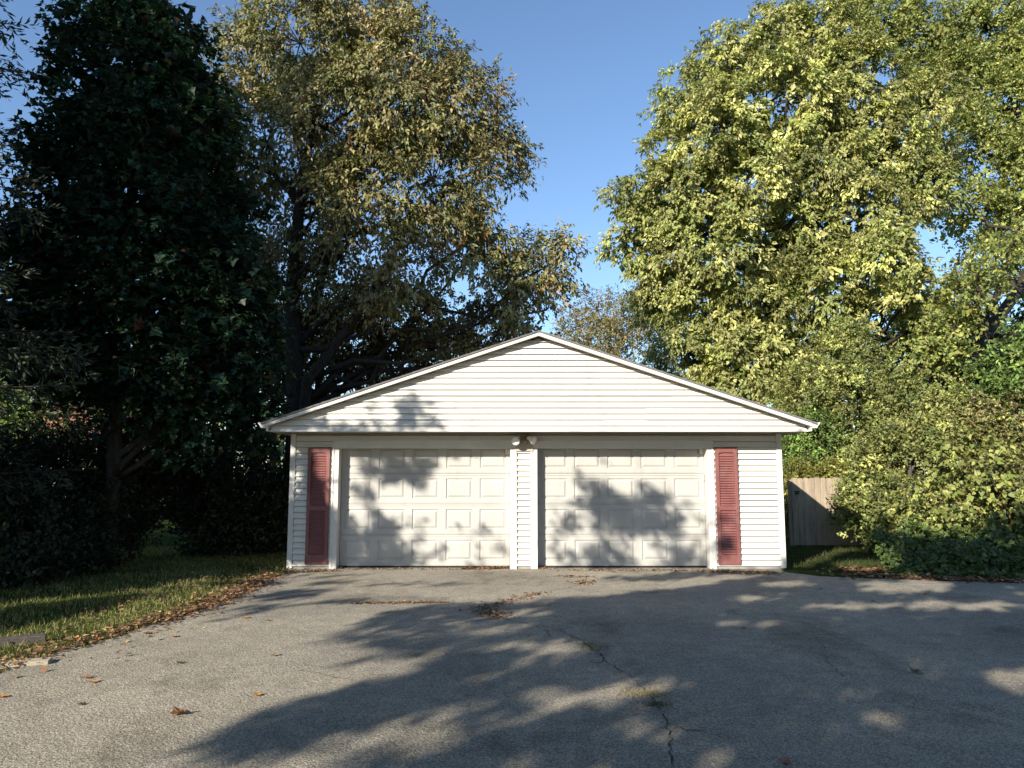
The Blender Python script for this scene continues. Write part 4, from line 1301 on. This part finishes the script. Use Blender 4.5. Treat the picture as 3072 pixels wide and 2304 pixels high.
# ground targets, uniform per square metre
cand = np.stack([rng.uniform(-11, 14.5, 40000), rng.uniform(2.2, 16.5, 40000), np.zeros(40000)], -1)
gt = cand[ground_mask(cand)]
gt = gt[rng.choice(len(gt), min(len(gt), 2000), replace=False)]
# wall targets
wt = []
for pl, dn in W_DARK:
    pl_ = np.array(pl)
    c = np.stack([rng.uniform(pl_[:, 0].min(), pl_[:, 0].max(), 400), rng.uniform(pl_[:, 1].min(), pl_[:, 1].max(), 400)], -1)
    c = c[in_poly(c[:, 0], c[:, 1], pl)]
    area = abs(np.sum(pl_[:, 0] * np.roll(pl_[:, 1], -1) - pl_[:, 1] * np.roll(pl_[:, 0], -1))) / 2
    nn = int(area / 430 * dn) + 2
    wt.append(at(c[:nn, 0], c[:nn, 1], GY if pl_[:, 1].max() < 1300 else 13.55))
wt = np.concatenate(wt)
zt = rng.uniform(4.2, 7.6, len(gt))
gcl = gt + SUN * (zt / SUN[2])[:, None]
st_ = rng.uniform(11, 17, len(wt))
wcl = wt + SUN * st_[:, None]
CC = np.concatenate([gcl, wcl])
d = cat_l(sprays(gcl, rand_unit(len(gcl)), .38, 5, 6, 'bush', .195, .62, PAL_GREEN, droop=.3),
          sprays(wcl, rand_unit(len(wcl)), .26, 4, 7, 'bush', .13, .55, PAL_GREEN, droop=.3))
ok = shadow_ok(d['pos'])
fx_, fy_ = project(d['pos'])
ok &= ~((d['pos'][:, 1] > .2) & (fx_ > -500) & (fx_ < 3600) & (fy_ > -600))      # none of these crowns hangs into the view
d = filt(d, ok)
# crowns left of the view that keep the lower half of the bronze tree in shade
C_DARK = [(540, 60), (700, 300), (770, 540), (930, 640), (1010, 830), (1250, 860), (1400, 800), (1640, 880), (1720, 1000), (1500, 1120), (540, 1220)]
c = np.stack([rng.uniform(540, 1720, 3000), rng.uniform(60, 1220, 3000)], -1)
c = c[in_poly(c[:, 0], c[:, 1], C_DARK)][:700]
ccl = at(c[:, 0], c[:, 1], 17.3) + SUN * rng.uniform(13, 18, len(c))[:, None]
dc = sprays(ccl, rand_unit(len(ccl)), .45, 5, 8, 'bush', .2, .6, PAL_DARK, droop=.3)
tq = (dc['pos'][:, 1] - 17.3) / SUN[1]
qx_, qy_ = project(dc['pos'] - SUN * tq[:, None])
fx_, fy_ = project(dc['pos'])
okc = in_poly(qx_, qy_, C_DARK) & ~((dc['pos'][:, 1] > .2) & (fx_ > -60) & (fx_ < 3200) & (fy_ > -60))
dc = filt(dc, okc)
b = np.array([-15.0, 3.5, 0.0])
root = tag(empty('shade_tree', tuple(b)), 'tall tree outside the left edge shading the bronze tree', 'tree', 'trees behind the viewer')
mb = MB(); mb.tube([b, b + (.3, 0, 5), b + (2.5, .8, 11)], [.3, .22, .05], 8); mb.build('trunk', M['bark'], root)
crown('crown', M['leaf'], LEAF, dc, root)
# every crown gets a trunk: the cloud is shared out among five trees by nearest trunk
TR = np.array([(-12.5, -16.5), (-8.5, -13.5), (-4.0, -11.0), (-8.5, -9.2), (-3.0, -6.0)])
near = np.argmin(((d['pos'][:, None, :2] - TR[None]) ** 2).sum(-1), 1)
nearc = np.argmin(((CC[:, None, :2] - TR[None]) ** 2).sum(-1), 1)
for k_ in range(len(TR)):
    b = np.array([TR[k_][0], TR[k_][1], 0.0])
    dd = filt(d, near == k_)
    if len(dd['pos']) == 0: continue
    root = tag(empty('shade_tree', tuple(b)), ['farthest back tree behind the viewer shading the drive', 'second tree behind the viewer shading the drive', 'tree behind the viewer shading the drive middle', 'tree left behind the viewer shading the garage doors', 'tree nearest behind the viewer shading the drive front'][k_], 'tree', 'trees behind the viewer')
    mb = MB()
    top = float(np.percentile(dd['pos'][:, 2], 80))
    mb.tube([b, b + (0, 0, top * .4), b + (0, 0, top)], [.25, .2, .06], 8)
    cs = CC[nearc == k_]
    if len(cs):
        for q in rng.choice(len(cs), min(26, len(cs)), replace=False):
            br = bend(b + (0, 0, top * rng.uniform(.45, .8)), cs[q], 9, .04, .05)
            if shadow_ok(br).mean() > .85:
                mb.tube(br, np.linspace(.035, .01, 9), 5, False)
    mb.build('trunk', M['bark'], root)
    crown('crown', M['leaf'], LEAF, dd, root)

# tall conifers off to the left that keep the thicket and maple in shade
sp0 = make_spruce('tall spruce just outside the left picture edge', (-13.6, 7.6, 0), 17.0, 3.6, 30, PAL_SPRUCE, 'spruces beyond the left edge', 1.0, 1.0, 8, .42)
for lab, (x, y), sc_, rz in (('second spruce outside the left edge, farther back', (-16.5, 10.5), 1.06, 1.9), ('third spruce outside the left edge, nearest the viewer', (-17.5, 4.5), 1.12, 4.0)):
    r_ = sp0.copy(); COL.objects.link(r_)
    r_.location = (x, y, 0); r_.rotation_euler = (0, 0, rz); r_.scale = (sc_, sc_, sc_)
    r_['label'] = lab
    for ch in list(sp0.children):
        c_ = ch.copy(); COL.objects.link(c_); c_.parent = r_

# unseen trees added behind and beside the viewer to cut the sky light
for i, (x, y, h, r_) in enumerate(((17.5, 0, 12, 4.5), (19, 8.5, 12, 4.5), (15, -9, 12, 4.5), (8, -18, 12, 4.5), (-1, -23, 12, 4.5), (-22, -4, 13, 4.0), (-24, 3, 14, 4.5), (23, 4, 14, 5), (3, -28, 14, 5))):
    b = np.array([x, y, 0.0])
    lbs = [(b + np.array([rng.normal() * r_ * .3, rng.normal() * r_ * .3, h * f]), np.array([r_ * q, r_ * q, h * .22])) for f, q in ((.2, .8), (.4, 1), (.6, .95), (.8, .6))]
    make_tree('garden_tree', ['broad dark tree beyond the right picture edge', 'tree beyond the right edge beside the hedge', 'tree right of and behind the viewer', 'tree far behind the viewer on the right',
              'tree straight behind the viewer', 'tree left of and behind the viewer', 'tree beyond the left edge behind the spruces', 'outer tree beyond the right picture edge', 'outer tree straight behind the viewer'][i], 'tree',
              [b, b + (0, 0, h * .3), b + (0, 0, h * .6), b + (0, 0, h * .9)], [.25, .2, .13, .05], lbs, 260, .9, 4, 5, 'bush', .5, .6, PAL_DARK, group='garden trees outside the view', nbr=10, inner=.3)
